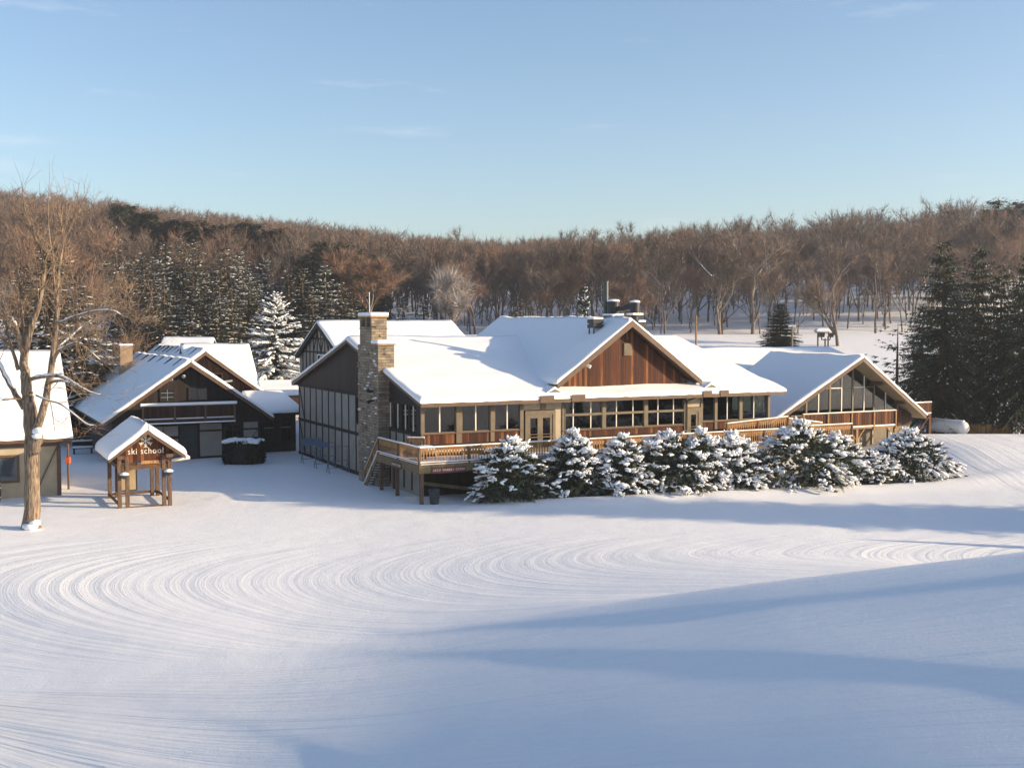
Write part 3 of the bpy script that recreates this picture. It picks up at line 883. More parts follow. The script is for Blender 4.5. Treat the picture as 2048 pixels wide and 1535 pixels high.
# right end, back wall, inside
b = MB(); b.box(19.55, 19.72, 0.2, 27.2, GZ, 3.9); b.box(19.55, 19.72, 4.2, 27.2, 3.9, 6.0); b.prism([(19.55, 0, 5.85), (19.55, 27.2, 5.85), (19.55, TR, ZR - 0.24)], (0.17, 0, 0)); b.box(WX + .2, 19.55, 27.0, 27.2, GZ, 6.0)
b.build("rear_wall", 'brown_boards', lodge)
for i in range(3): win(lodge, 0.25 + i * 1.32, 0.25 + i * 1.32 + 1.25, 19.62, 3.95, 5.85, 'taupe', 0.07, 1)
b = MB()
for i in range(3): b.box(19.4, 19.42, 0.3 + i * 1.32, 1.4 + i * 1.32, 4.35, 5.85)
b.build("curtain", 'curtain', lodge)
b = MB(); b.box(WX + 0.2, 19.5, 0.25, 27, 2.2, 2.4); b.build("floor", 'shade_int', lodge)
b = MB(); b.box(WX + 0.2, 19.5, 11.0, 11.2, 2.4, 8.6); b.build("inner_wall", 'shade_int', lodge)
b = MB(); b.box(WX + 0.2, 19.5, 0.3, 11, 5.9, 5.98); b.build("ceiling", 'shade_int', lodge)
b = MB()
for a, c in ((2.3, 3.6), (5.2, 4.3), (5.3, 6.3), (8.6, 7.6), (8.7, 9.8), (11.8, 10.9)): b.bar((a, 0.5, 3.8), (c, 0.5, 4.75), 0.12)
b.build("inner_brace", 'brown_trim', lodge)

# tables by the windows
tb = thing("dining_table", "small wooden table just inside the lodge's front windows", "table", LW(LO, -7.2, 1.6, 2.4), ROT, "dining tables behind the lodge windows")
b = MB(); b.box(-0.7, 0.7, -0.4, 0.4, 0.72, 0.77); b.build("tabletop", 'ochre', tb)
for i in (-1, 1):
    b = MB(); b.box(i * 0.55 - 0.04, i * 0.55 + 0.04, -0.3, 0.3, 0.0, 0.72); b.build("leg", 'ochre', tb)
for s, t in ((-5.0, 1.5), (-2.6, 1.7), (-6.2, 3.6), (-3.8, 3.8), (3.3, 1.6), (6.6, 1.8), (9.6, 1.6), (5.2, 3.9), (8.2, 4.1), (15.0, 1.6), (17.6, 1.8)):
    dup(tb, LW(LO, s, t, 2.4), ROT + 0.1 * math.sin(s * 7))

# ================================================================ DECK
deck = thing("wooden_deck", "long ochre wooden deck with slatted railing along the lodge front", "deck", LO, ROT)
DZ = 2.4
b = MB(); b.box(-9.7, 25.2, -2.9, -0.05, DZ - 0.08, DZ); b.box(-9.7, WX - 0.02, -0.05, 4.3, DZ - 0.08, DZ)
fl = b.build("deck_floor", 'deck_wood', deck)
b = MB(); snow_slab(b, (-9.68, -2.88, DZ), (25.1, -2.88, DZ), (25.1, -0.4, DZ), (-9.68, -0.4, DZ), 0.13, (1, 1, 1, 1), 0.15, 0.5)
snow_slab(b, (-9.68, -0.5, DZ), (-8.5, -0.5, DZ), (-8.5, 4.25, DZ), (-9.68, 4.25, DZ), 0.12, (1, 1, 1, 1), 0.15, 0.5)
b.build("floor_snow", 'snow', fl, smooth=True)
b = MB()
b.box(-9.74, 25.25, -2.98, -2.9, DZ - 0.52, DZ - 0.03); b.box(-9.78, -9.7, -2.9, 4.35, DZ - 0.52, DZ - 0.03); b.box(-9.7, WX - 0.02, 4.3, 4.38, DZ - 0.5, DZ - 0.03)
for s in range(-9, 25, 2): b.box(s - 0.05, s + 0.05, -2.9, -0.05, DZ - 0.35, DZ - 0.09)
b.build("rim_beam", 'deck_wood', deck)
for s, t in ((-9.5, -2.75), (-5.6, -2.75), (-1.7, -2.75), (2.2, -2.75), (6.1, -2.75), (10, -2.75), (14, -2.75), (18, -2.75), (21.5, -2.75), (25, -2.75), (-9.55, 1.2), (-9.55, 4.1), (-8.6, 4.2)):
    b = MB(); b.box(s - 0.1, s + 0.1, t - 0.1, t + 0.1, GZ, DZ - 0.36); b.build("support_post", 'post_wood', deck)
b = MB(); b.bar((-5.6, -2.6, 0.3), (-1.7, -2.6, 1.9), 0.06, 0.2); b.bar((-5.4, -1.5, 1.9), (-1.5, -2.5, 0.3), 0.06, 0.2); b.bar((-8.4, -0.3, 0.9), (-1.6, -2.4, -0.1), 0.06, 0.22)
b.build("cross_brace", 'deck_wood', deck)

def railing(parent, a, bb, z0, z1, hgt=1.02, bw=0.145, gap=0.05, sid=1, post_every=3.4):
    """a, bb: (x,y) ends; slatted panel with shaped cut-outs, cap rail, snow on top and posts"""
    a = np.array(a, float); bb = np.array(bb, float); L = np.hypot(*(bb - a)); d = (bb - a) / L
    n = int(L / (bw + gap)); st = L / n
    m_ = MB()
    for i in range(n):
        u0, u1 = i * st + gap / 2, (i + 1) * st - gap / 2
        zz = z0 + (z1 - z0) * (u0 + u1) / 2 / L
        uc = (u0 + u1) / 2; nar = bw * 0.2
        prof = [(u0, 0.12), (u1, 0.12), (u1, 0.17), (uc + nar, 0.24), (uc + nar, 0.58), (u1, 0.68), (u1, hgt - 0.05), (u0, hgt - 0.05), (u0, 0.68), (uc - nar, 0.58), (uc - nar, 0.24), (u0, 0.17)]
        m_.prism([(a[0] + d[0] * u, a[1] + d[1] * u, zz + z) for u, z in prof], (-d[1] * 0.03, d[0] * 0.03, 0))
    m_.build("railing", 'ochre', parent)
    c = MB()
    A3 = (a[0], a[1], z0 + hgt); B3 = (bb[0], bb[1], z1 + hgt)
    c.bar(A3, B3, 0.16, 0.06); c.bar((a[0], a[1], z0 + 0.1), (bb[0], bb[1], z1 + 0.1), 0.07, 0.09); c.bar((a[0], a[1], z0 + 0.86), (bb[0], bb[1], z1 + 0.86), 0.05, 0.07)
    hr = c.build("handrail", 'ochre', parent)
    c = MB(); c.bar((a[0], a[1], z0 + hgt + 0.06), (bb[0], bb[1], z1 + hgt + 0.06), 0.15, 0.07); c.bar((a[0] - d[1] * -0.07, a[1] - d[0] * 0.07, z0 + 0.165), (bb[0] + d[1] * 0.07, bb[1] - d[0] * 0.07, z1 + 0.165), 0.12, 0.06)
    c.build("rail_snow", 'snow', hr, bevel=0.02)
    k = max(1, int(round(L / post_every)))
    for i in range(k + 1):
        q = a + d * (L * i / k); zz = z0 + (z1 - z0) * i / k
        p_ = MB(); p_.box(q[0] - 0.06, q[0] + 0.06, q[1] - 0.06, q[1] + 0.06, zz - 0.5, zz + hgt + 0.02); p_.build("railing_post", 'post_wood', parent)
railing(deck, (-9.68, -2.86), (20.2, -2.86), DZ, DZ)
railing(deck, (-9.66, 4.25), (-9.66, -2.8), DZ, DZ)
railing(deck, (14.6, -1.5), (20.2, -1.5), DZ + 0.42, DZ + 0.72)
railing(deck, (20.2, -1.2), (25.4, 0.6), DZ + 0.6, DZ - 0.1)
railing(deck, (20.2, -2.84), (25.2, -2.84), DZ + 0.1, DZ + 0.1)
railing(deck, (-9.2, 0.3), (-8.3, -0.35), DZ + 0.45, DZ + 0.45, 0.9)
b = MB(); b.box(14.6, 20.2, -1.46, -0.1, DZ + 0.1, DZ + 0.4); b.build("ramp", 'deck_wood', deck)
b = MB()
for s0, s1 in ((-7.9, -1.3), (2.3, 11.8), (13.7, 14.5)):
    b.box(s0, s1, -0.62, -0.05, DZ + 0.42, DZ + 0.48); b.box(s0, s1, -0.12, -0.05, DZ, DZ + 0.42)
    s = s0 + 0.3
    while s < s1: b.box(s, s + 0.1, -0.55, -0.15, DZ, DZ + 0.42); s += 1.9
bn_ = b.build("bench", 'ochre', deck)
b = MB()
for s0, s1 in ((-7.9, -1.3), (2.3, 11.8)): snow_slab(b, (s0, -0.6, DZ + 0.48), (s1, -0.6, DZ + 0.48), (s1, -0.1, DZ + 0.48), (s0, -0.1, DZ + 0.48), 0.07, (1, 1, 1, 1), 0.1, 0.4)
b.build("bench_snow", 'snow', bn_, smooth=True)
# stairs running down behind the deck end
stair = MB(); sn = MB()
N = 12
for i in range(N):
    f = (i + 0.5) / N
    y = 4.35 + 2.55 * f; z = DZ - DZ * 1.0 * f
    stair.box(-9.62, -8.35, y - 0.14, y + 0.14, z - 0.05, z); sn.box(-9.6, -8.37, y - 0.13, y + 0.13, z, z + 0.05)
for x in (-9.66, -9.0, -8.31):
    stair.bar((x, 4.3, DZ - 0.12), (x, 7.0, -0.15), 0.06, 0.28)
so = stair.build("staircase", 'deck_wood', deck); sn.build("stair_snow", 'snow', so)
railing(deck, (-9.66, 6.95), (-9.66, 4.3), -0.02, DZ, 0.98, post_every=1.4)
railing(deck, (-8.3, 6.95), (-8.3, 4.9), -0.02, DZ - 0.5, 0.98, post_every=2)

def text_mesh(txt, size, mat, name, depth=0.02, bold=0.0):
    cu_ = bpy.data.curves.new(name, 'FONT'); cu_.body = txt; cu_.size = size; cu_.extrude = depth; cu_.offset = bold; cu_.space_character = 1.12; cu_.align_x = 'CENTER'; cu_.align_y = 'CENTER'
    o = bpy.data.objects.new(name, cu_); COL.objects.link(o)
    me = bpy.data.meshes.new_from_object(o.evaluated_get(bpy.context.evaluated_depsgraph_get()))
    bpy.data.objects.remove(o); bpy.data.curves.remove(cu_)
    me.materials.clear(); me.materials.append(MT[mat])
    return me
for (lab, loc, rz, wdt) in (("long maroon sign with pale letters on the deck's front rim beam", LW(LO, -7.8, -3.01, DZ - 0.36), ROT, 2.3),
                            ("short maroon sign with pale letters on the deck's end rim beside the stairs", LW(LO, -9.81, 0.6, DZ - 0.36), ROT - R(90), 1.5)):
    t_ = thing("deck_sign", lab, "sign", loc, rz, "maroon signs on the deck rim")
    b = MB(); b.box(-wdt / 2, wdt / 2, -0.03, 0.0, -0.19, 0.19); b.build("board", 'sign_red', t_)
    o = link("lettering", text_mesh("DECK WHISKY CREEK" if wdt > 2 else "WHISKY CREEK", 0.2, 'letter', "lettering", 0.006), t_)
    o.rotation_euler = (R(90), 0, 0); o.location = (0, -0.037, 0)

t_ = thing("deck_table", "round table under thick snow at the left corner of the deck", "table", LW(LO, -8.75, -1.5, DZ + 0.1))
b = MB(); b.lathe([(0.42, 0.62), (0.62, 0.66), (0.62, 0.7)], 20); b.tube([(0, 0, 0), (0, 0, 0.63)], 0.05, 8); b.lathe([(0.3, -0.02), (0.3, 0.03)], 12)
b.build("tabletop", 'metal_dark', t_)
b = MB(); b.lathe([(0.63, 0.7), (0.66, 0.76), (0.6, 0.86), (0.4, 0.91), (0.1, 0.92)], 20); b.build("table_snow", 'snow', t_, smooth=True)
t_ = thing("trash_can", "dark round bin standing in the shade under the deck", "bin", (-4.75, 68.3, gz1(-4.75, 68.3) - 0.03))
b = MB(); b.lathe([(0.27, 0), (0.33, 0.75), (0.35, 0.78)], 18); b.build("body", 'bin', t_)
b = MB(); b.lathe([(0.36, 0.78), (0.37, 0.86), (0.3, 0.98), (0.12, 1.04)], 18); b.build("lid", 'bin', t_)

# ski racks along the end wall
rk = thing("ski_rack", "blue grey metal ski rack nearest the stairs, in front of the half timbered wall", "ski rack", LW(LO, -9.45, 13.6, 0.0), ROT, "ski racks by the lodge end wall")
for i in (-1, 1):
    b = MB(); b.bar((i * 0.75, -0.35, 0.02), (i * 0.75, 0, 0.85), 0.045); b.bar((i * 0.75, 0.35, 0.02), (i * 0.75, 0, 0.85), 0.045); b.bar((i * 0.75, 0, 0.8), (i * 0.75, 0, 1.95), 0.035)
    b.build("leg", 'rack_metal', rk)
b = MB(); b.bar((-0.85, 0, 0.9), (0.85, 0, 0.9), 0.045); b.bar((-0.8, 0, 0.35), (0.8, 0, 0.35), 0.04); b.build("rail", 'rack_metal', rk)
b = MB(); b.bar((-0.8, 0, 1.95), (0.8, 0, 1.95), 0.035); b.build("top_rail", 'rack_metal', rk)
k2 = dup(rk, LW(LO, -9.45, 16.7, 0), ROT, 1, "blue grey ski rack in the middle of the three, with a small blue banner")
b = MB(); b.box(-0.7, 0.3, -0.02, 0.02, 1.6, 1.93); b.build("banner", 'banner_blue', k2)
k3 = dup(rk, LW(LO, -9.45, 20.2, 0), ROT, 1, "blue grey ski rack farthest from the stairs, with a wide blue banner")
b = MB(); b.box(-0.75, 0.75, -0.02, 0.02, 1.4, 1.93); b.build("banner", 'banner_blue', k3)

# ================================================================ HALF TIMBERED HOUSE BEHIND THE LODGE
hb = thing("timbered_house", "half timbered house with steep snowy roof rising behind the lodge", "house", LO, ROT)
A_, ZA = 38.0, 11.15
def gable_x(parent, x0, x1, yc, hy0, hy1, za, sl, wallm, th=0.28, over=0.4, round_right=1, trim='timber', roofm='timber'):
    """gabled block with its ridge along x; hy0, hy1 half depths, sl slope"""
    b = MB()
    roof_slab(b, (x0 - over, yc - hy0 - 0.3, za - sl * (hy0 + 0.3)), (x1 + over, yc - hy0 - 0.3, za - sl * (hy0 + 0.3)), (x1 + over, yc, za), (x0 - over, yc, za))
    roof_slab(b, (x1 + over, yc + hy1 + 0.3, za - sl * (hy1 + 0.3)), (x0 - over, yc + hy1 + 0.3, za - sl * (hy1 + 0.3)), (x0 - over, yc, za), (x1 + over, yc, za))
    rf = b.build("roof", roofm, parent)
    b = MB()
    snow_slab(b, (x0 - over - .05, yc - hy0 - 0.36, za - sl * (hy0 + 0.36)), (x1 + over + .05, yc - hy0 - 0.36, za - sl * (hy0 + 0.36)), (x1 + over + .05, yc, za), (x0 - over - .05, yc, za), th, (1, 1, 0, 1), 0.3, 0.45)
    snow_slab(b, (x1 + over + .05, yc + hy1 + 0.36, za - sl * (hy1 + 0.36)), (x0 - over - .05, yc + hy1 + 0.36, za - sl * (hy1 + 0.36)), (x0 - over - .05, yc, za), (x1 + over + .05, yc, za), th, (1, 1, 0, 1), 0.3, 0.45)
    b.build("roof_snow", 'snow', rf, smooth=True)
    b = MB()
    ze0, ze1 = za - sl * hy0, za - sl * hy1
    b.prism([(x0, yc - hy0, GZ), (x0, yc + hy1, GZ), (x0, yc + hy1, ze1 - 0.2), (x0, yc, za - 0.25), (x0, yc - hy0, ze0 - 0.2)], (x1 - x0, 0, 0))
    b.build("wall", wallm, parent)
    return rf
gable_x(hb, -3.0, 10.2, A_, 6.6, 7.2, ZA, 0.44, 'grey_panel')
b = MB(); x = -3.03
for sg in (-1, 1): b.prism([(-3.45, A_, ZA + 0.02), (-3.45, A_ + sg * 7.3, ZA - 0.44 * 7.3), (-3.45, A_ + sg * 7.3, ZA - 0.44 * 7.3 - 0.5), (-3.45, A_, ZA - 0.5)], (0.06, 0, 0))
b.build("bargeboard", 'timber', hb)
b = MB()
for y in np.arange(A_ - 6, A_ + 6.6, 1.2): b.box(-3.06, -3.0, y - 0.07, y + 0.07, 0, ZA - 0.44 * abs(y - A_) - 0.3)
for z in (6.2, 8.3, 9.6): b.box(-3.07, -3.0, A_ - min(6.3, (ZA - z) / 0.44 - 0.3), A_ + min(6.6, (ZA - z) / 0.44 - 0.3), z - 0.08, z + 0.08)
for sg in (-1, 1): b.bar((-3.03, A_ + sg * 0.1, 8.4), (-3.03, A_ + sg * 1.2, 10.2), 0.06, 0.14, (0, 1, 0)); b.bar((-3.03, A_ + sg * 2.3, 8.4), (-3.03, A_ + sg * 1.2, 10.2), 0.06, 0.14, (0, 1, 0))
b.build("timber_framing", 'timber', hb)
win(hb, A_ - 1.0, A_ + 1.0, -3.08, 6.5, 8.1, 'white_paint', 0.1, 1, mull=(A_,))

# ================================================================ GLASS FRONTED HOUSE ON THE RIGHT
gf = thing("glass_fronted_house", "house with tall glazed gable and balcony at the lodge's right end", "house", LO, ROT)
GC, GA, GH, GS = 32.8, 8.25, 8.7, 0.60
b = MB()
roof_slab(b, (GC - GH, 4.9, GA - GS * GH), (GC, 3.9, GA), (GC, 15.5, GA), (GC - GH, 15.5, GA - GS * GH), 0.3)
roof_slab(b, (GC, 3.9, GA), (GC + GH - .3, 4.9, GA - GS * GH), (GC + GH - .3, 15.5, GA - GS * GH), (GC, 15.5, GA), 0.3)
gr_ = b.build("roof", 'soffit', gf)
b = MB()
snow_slab(b, (GC - GH - .1, 15.5, GA - GS * GH), (GC - GH - .1, 4.8, GA - GS * GH), (GC, 3.8, GA), (GC, 15.5, GA), 0.26, (1, 1, 0, 0), 0.28)
snow_slab(b, (GC + GH - .2, 4.8, GA - GS * GH), (GC + GH - .2, 15.5, GA - GS * GH), (GC, 15.5, GA), (GC, 3.8, GA), 0.26, (1, 0, 0, 1), 0.28)
b.build("roof_snow", 'snow', gr_, smooth=True)
b = MB()
for sg in (-1, 1):
    x1 = GC + sg * (GH - (0.3 if sg > 0 else 0))
    b.prism([(GC, 3.84, GA + 0.02), (x1, 4.84, GA - GS * GH + 0.02), (x1, 4.84, GA - GS * GH - 0.32), (GC, 3.84, GA - 0.36)], (0, 0.07, 0))
b.build("bargeboard", 'brown_trim', gf)
b = MB()
for q in (0.35, 0.68): 
    x = GC + GH * q; b.box(x - 0.14, x + 0.14, 4.3 + q, 6.4, GA - GS * GH * q - 0.62, GA - GS * GH * q - 0.3)
    x = GC - GH * q; b.box(x - 0.14, x + 0.14, 4.3 + q, 6.4, GA - GS * GH * q - 0.62, GA - GS * GH * q - 0.3)
b.build("roof_beam", 'brown_trim', gf)
TG = 6.0
def zroof(s): return GA - GS * abs(s - GC) - 0.36
ms_ = [26.9, 28.6, 29.9, 31.16, 32.44, 33.7, 34.98, 36.13, 37.47, 38.9]
for i in range(len(ms_) - 1):
    s0, s1 = ms_[i], ms_[i + 1]
    f_ = MB()
    wv = 0.1 if i % 2 else 0.16
    f_.box(s1 - wv / 2, s1 + wv / 2, TG - 0.06, TG + 0.06, 3.35, zroof(s1))
    f_.box(s0 + 0.05, s1 - 0.05, TG - 0.05, TG + 0.05, 3.35, 3.45)
    if min(zroof(s0), zroof(s1)) > 5.5: f_.box(s0 + 0.05, s1 - 0.05, TG - 0.05, TG + 0.05, 5.56, 5.64)
    wo = f_.build("window", 'pale_mullion' if i % 2 else 'taupe', gf)
    g = MB(); z0_, z1_ = zroof(s0), zroof(s1)
    pts = [(s0, TG, 3.4), (s1, TG, 3.4), (s1, TG, z1_)]
    if s0 < GC < s1: pts.append((GC, TG, zroof(GC)))
    pts.append((s0, TG, z0_))
    g.prism(pts, (0, 0.012, 0)); g.build("pane", 'glass', wo)
b = MB()
b.box(25.3, 26.85, TG - 0.04, TG + 0.1, 2.2, zroof(25.6) - 0.2); b.box(38.95, 40.6, TG - 0.04, TG + 0.1, 2.2, zroof(40.2)); b.box(25.3, 40.6, TG, TG + 0.15, 2.2, 3.35)
b.build("front_wall", 'brown_boards', gf)
b = MB(); b.box(24.8, 40.6, TG + 0.2, TG + 0.35, GZ, 2.2); b.box(40.45, 40.6, TG + 0.15, 15.5, GZ, 2.9); b.box(24.8, 25.0, TG + 0.35, 15.5, GZ, 2.9); b.box(25, 40.5, 15.2, 15.4, GZ, 4.0)
b.build("lower_wall", 'taupe', gf)
for s in (32.9, 34.6, 36.2, 38.1):
    b = MB(); b.box(s - 0.07, s + 0.07, TG + 0.1, TG + 0.2, GZ, 2.2); b.build("lower_mullion", 'cream', gf)
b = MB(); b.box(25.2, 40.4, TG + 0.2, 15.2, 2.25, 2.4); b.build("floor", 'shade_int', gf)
b = MB(); b.prism([(25.2, 13, 2.4), (40.4, 13, 2.4), (40.4, 13, 3.2), (GC, 13, GA - 0.4), (25.2, 13, 3.2)], (0, 0.2, 0)); b.build("inner_wall", 'interior_pale', gf)
# balcony
b = MB(); b.box(27.1, 37.3, 4.6, TG - 0.06, 2.2, 2.36); bf = b.build("balcony_floor", 'ochre', gf)
b = MB(); b.box(27.1, 37.3, 4.55, 4.75, 2.36, 2.46); b.build("floor_snow", 'snow', bf)
a0 = 27.1
nb = 52
b = MB()
for i in range(nb):
    u0 = 27.12 + i * 10.15 / nb
    b.box(u0, u0 + 0.165, 4.62, 4.65, 2.5, 3.6)
b.build("railing", 'red_boards', gf)
b = MB(); b.box(27.05, 37.35, 4.56, 4.7, 3.58, 3.64); b.box(27.05, 37.35, 4.57, 4.69, 2.36, 2.5)
hr = b.build("handrail", 'ochre', gf)
b = MB(); b.box(27.05, 37.35, 4.57, 4.69, 3.64, 3.7); b.build("rail_snow", 'snow', hr)
for s in (27.1, 29.7, 32.3, 34.8, 37.3):
    b = MB(); b.box(s - 0.07, s + 0.07, 4.53, 4.67, 2.1, 3.62); b.build("railing_post", 'ochre', gf)
for s in (33.0, 37.35):
    b = MB(); b.box(s - 0.1, s + 0.1, 4.65, 4.85, GZ, 2.2); b.bar((s, 4.75, 1.2), (s - 0.9, 4.75, 2.2), 0.1); b.bar((s, 4.75, 1.2), (s + 0.9, 4.75, 2.2), 0.1); b.build("support_post", 'ochre', gf)
b = MB(); b.box(32.85, 33.15, 4.6, 4.64, 0.55, 1.0); b.build("notice", 'white_paint', gf)
for s in (30.2, 31.7, 34.2): 
    b = MB(); b.lathe([(0.02, 0.5), (0.05, 0.22), (0.28, 0.0), (0.26, -0.02)], 12, (s, 8.2, 5.0)); b.tube([(s, 8.2, 5.5), (s, 8.2, 7.0)], 0.015, 5); b.build("pendant_lamp", 'letter', gf)
# side balcony at the far end
b = MB(); b.box(41.0, 45.2, 8.0, 11.5, 2.7, 2.85); sb = b.build("side_deck", 'ochre', gf)
b = MB()
for i in range(26): b.box(41.0 + i * 0.16, 41.14 + i * 0.16, 8.0, 8.03, 2.95, 3.8)
b.box(41, 45.2, 7.96, 8.1, 3.78, 3.86); b.bar((45.1, 8.05, 2.7), (43.0, 8.05, 0.6), 0.14); b.box(44.95, 45.2, 8.0, 8.25, GZ, 3.9)
b.build("side_railing", 'red_boards', gf)
b = MB(); b.box(40.95, 45.25, 7.97, 8.12, 3.86, 3.95); b.box(41, 45.2, 7.98, 8.2, 2.85, 2.95); b.build("rail_snow", 'snow', sb)
# low wing behind, between lodge and gable
b = MB()
roof_slab(b, (20.9, 14.6, 6.2), (45.8, 14.6, 6.2), (45.8, 22, 8.5), (20.9, 22, 8.5)); roof_slab(b, (45.8, 29.4, 6.2), (20.9, 29.4, 6.2), (20.9, 22, 8.5), (45.8, 22, 8.5))
wr = b.build("wing_roof", 'brown_trim', gf)
b = MB()
snow_slab(b, (20.85, 14.5, 6.2), (45.9, 14.5, 6.2), (45.9, 22, 8.5), (20.85, 22, 8.5), 0.27, (1, 1, 0, 1), 0.28, 0.5)
snow_slab(b, (45.9, 29.5, 6.2), (20.85, 29.5, 6.2), (20.85, 22, 8.5), (45.9, 22, 8.5), 0.27, (1, 1, 0, 1), 0.28, 0.6)
b.build("roof_snow", 'snow', wr, smooth=True)
b = MB(); b.box(21.2, 45.4, 15.8, 28.5, GZ, 6.0); b.build("wing_wall", 'brown_boards', gf)

# ================================================================ SKI SCHOOL HOUSE (left of the yard)
BO = (-26.39, 91.19, 0.0)
sh = thing("chalet", "dark boarded chalet with balcony and wide snowy roof across the yard", "house", BO, ROT)
def gable_y(parent, xc, za, hw, sl, y0, y1, th=0.3, trim='brown_trim', ridge_fins=0, bw=0.3):
    """roof with its ridge along y, plus snow and bargeboards"""
    b = MB()
    for sg in (-1, 1):
        pts = [(xc + sg * hw, y0, za - sl * hw), (xc, y0, za), (xc, y1, za), (xc + sg * hw, y1, za - sl * hw)]
        roof_slab(b, *(pts if sg < 0 else pts[::-1]))
    rf = b.build("roof", trim, parent)
    b = MB()
    h2 = hw + 0.06
    snow_slab(b, (xc - h2, y1, za - sl * h2), (xc - h2, y0 - 0.08, za - sl * h2), (xc, y0 - 0.08, za), (xc, y1, za), th, (1, 1, 0, 0), 0.3, 0.45)
    snow_slab(b, (xc + h2, y0 - 0.08, za - sl * h2), (xc + h2, y1, za - sl * h2), (xc, y1, za), (xc, y0 - 0.08, za), th, (1, 0, 0, 1), 0.3, 0.45)
    b.build("roof_snow", 'snow', rf, smooth=True)
    b = MB()
    for sg in (-1, 1):
        x1 = xc + sg * hw
        b.prism([(xc, y0 - 0.06, za + 0.02), (x1, y0 - 0.06, za - sl * hw + 0.02), (x1, y0 - 0.06, za - sl * hw - bw), (xc, y0 - 0.06, za - bw * 1.2)], (0, 0.06, 0))
    b.build("bargeboard", trim, parent)
    if ridge_fins:
        b = MB()
        for i in range(ridge_fins):
            y = y0 + 2.2 + i * (y1 - y0 - 3) / ridge_fins
            b.prism([(xc - 0.25, y, za - sl * 0.25 + th + 0.05), (xc - 0.95, y, za - sl * 0.95 + th - 0.02), (xc - 0.95, y + 0.28, za - sl * 0.95 + th + 0.03), (xc - 0.25, y + 0.28, za - sl * 0.25 + th + 0.1)], (0, 0, -0.12))
        b.build("snow_guard", 'timber', rf)
    return rf
gable_y(sh, 0.1, 7.95, 6.7, 0.70, -1.0, 26.5, ridge_fins=6)
b = MB()
b.prism([(-5.9, 0, 2.95), (5.95, 0, 2.95), (5.95, 0, 3.5), (0.1, 0, 7.55), (-5.9, 0, 3.5)], (0, 0.2, 0))
b.build("gable_wall", 'dark_boards', sh)
b = MB(); b.box(-5.9, 5.95, 0.02, 0.2, GZ, 2.95); b.box(-5.9, -5.7, 0.2, 26, GZ, 3.4); b.box(5.75, 5.95, 0.2, 26, GZ, 3.4); b.box(-5.7, 5.75, 25.8, 26, GZ, 7)
b.build("wall", 'dark_boards', sh)
b = MB(); b.prism([(-5.6, 25.8, 3.2), (5.7, 25.8, 3.2), (0.1, 25.8, 7.2)], (0, 0.1, 0)); b.build("rear_wall", 'dark_boards', sh)
win(sh, -2.15, -1.0, -0.06, 4.75, 5.8, 'timber', 0.09, 0, mull=(-1.57,), rails=(5.1, 5.45), mw=0.035, mm='grey_panel')
win(sh, 0.1, 1.65, -0.06, 4.75, 5.85, 'timber', 0.09, 0, mull=(0.87,), mm='timber')
b = MB(); b.box(-2.05, -1.1, 0.001, 0.012, 4.85, 5.7); b.box(0.2, 0.8, 0.001, 0.012, 4.85, 5.3); b.build("curtain", 'curtain', sh)
for s0, s1, z0, z1 in ((-3.2, -1.95, 0.3, 2.75), (-1.9, -0.75, 0.3, 1.7), (-1.9, -0.75, 1.95, 2.75), (0.98, 2.75, 0.2, 2.2), (0.98, 2.75, 2.35, 2.85), (4.56, 5.75, 1.6, 2.2), (4.56, 5.75, 2.35, 2.85), (-5.5, -4.6, 0.3, 2.4)):
    b = MB(); b.box(s0, s1, -0.03, 0.02, z0, z1); b.build("wall_panel", 'grey_panel', sh)
b = MB(); b.bar((5.75, -0.045, 2.2), (5.25, -0.045, 1.6), 0.03, 0.12, (0, 1, 0)); b.bar((-1.9, -0.045, 1.7), (-0.8, -0.045, 0.4), 0.03, 0.12, (0, 1, 0)); b.build("brace", 'timber', sh)
b = MB(); b.box(-0.6, 0.75, -0.05, 0.02, 0.1, 2.75); dr = b.build("door", 'metal_dark', sh)
b = MB(); b.box(-0.35, 0.5, -0.06, -0.05, 1.4, 2.4); b.build("pane", 'glass', dr)
win(sh, 2.95, 4.35, -0.04, 1.3, 2.75, 'timber', 0.1, 0, mull=(3.65,), rails=(2.3,), mm='timber')
b = MB(); b.box(-3.7, 3.6, -1.25, 0.0, 3.05, 3.2); bf = b.build("balcony_floor", 'brown_boards', sh)
b = MB()
for i in range(36): b.box(-3.66 + i * 0.2, -3.5 + i * 0.2, -1.2, -1.17, 3.4, 4.45)
b.build("balcony_railing", 'brown_boards', sh)
b = MB(); b.box(-3.72, 3.62, -1.24, -1.12, 4.42, 4.5); b.box(-3.7, 3.6, -1.21, -1.14, 3.3, 3.42)
for s in (-3.66, -1.2, 1.2, 3.56): b.box(s - 0.06, s + 0.06, -1.26, -1.14, 3.0, 4.42)
hr = b.build("handrail", 'brown_trim', sh)
b = MB(); b.box(-3.85, 3.75, -1.32, -1.04, 4.5, 4.72); b.box(-3.6, -1.3, -1.23, -1.08, 3.42, 3.5); b.box(-1.1, 1.1, -1.23, -1.08, 3.42, 3.5); b.box(1.3, 3.5, -1.23, -1.08, 3.42, 3.5); b.box(-3.7, 3.62, -1.28, -1.05, 3.04, 3.16)
b.build("rail_snow", 'snow', hr, bevel=0.06)
for s, z in ((-1.25, 6.6), (-0.25, 6.85)):
    b = MB(); b.tube([(s, 0, z), (s, -0.3, z), (s - 0.1, -0.45, z - 0.1)], [0.05, 0.09, 0.15], 10); b.build("floodlight", 'white_paint', sh)

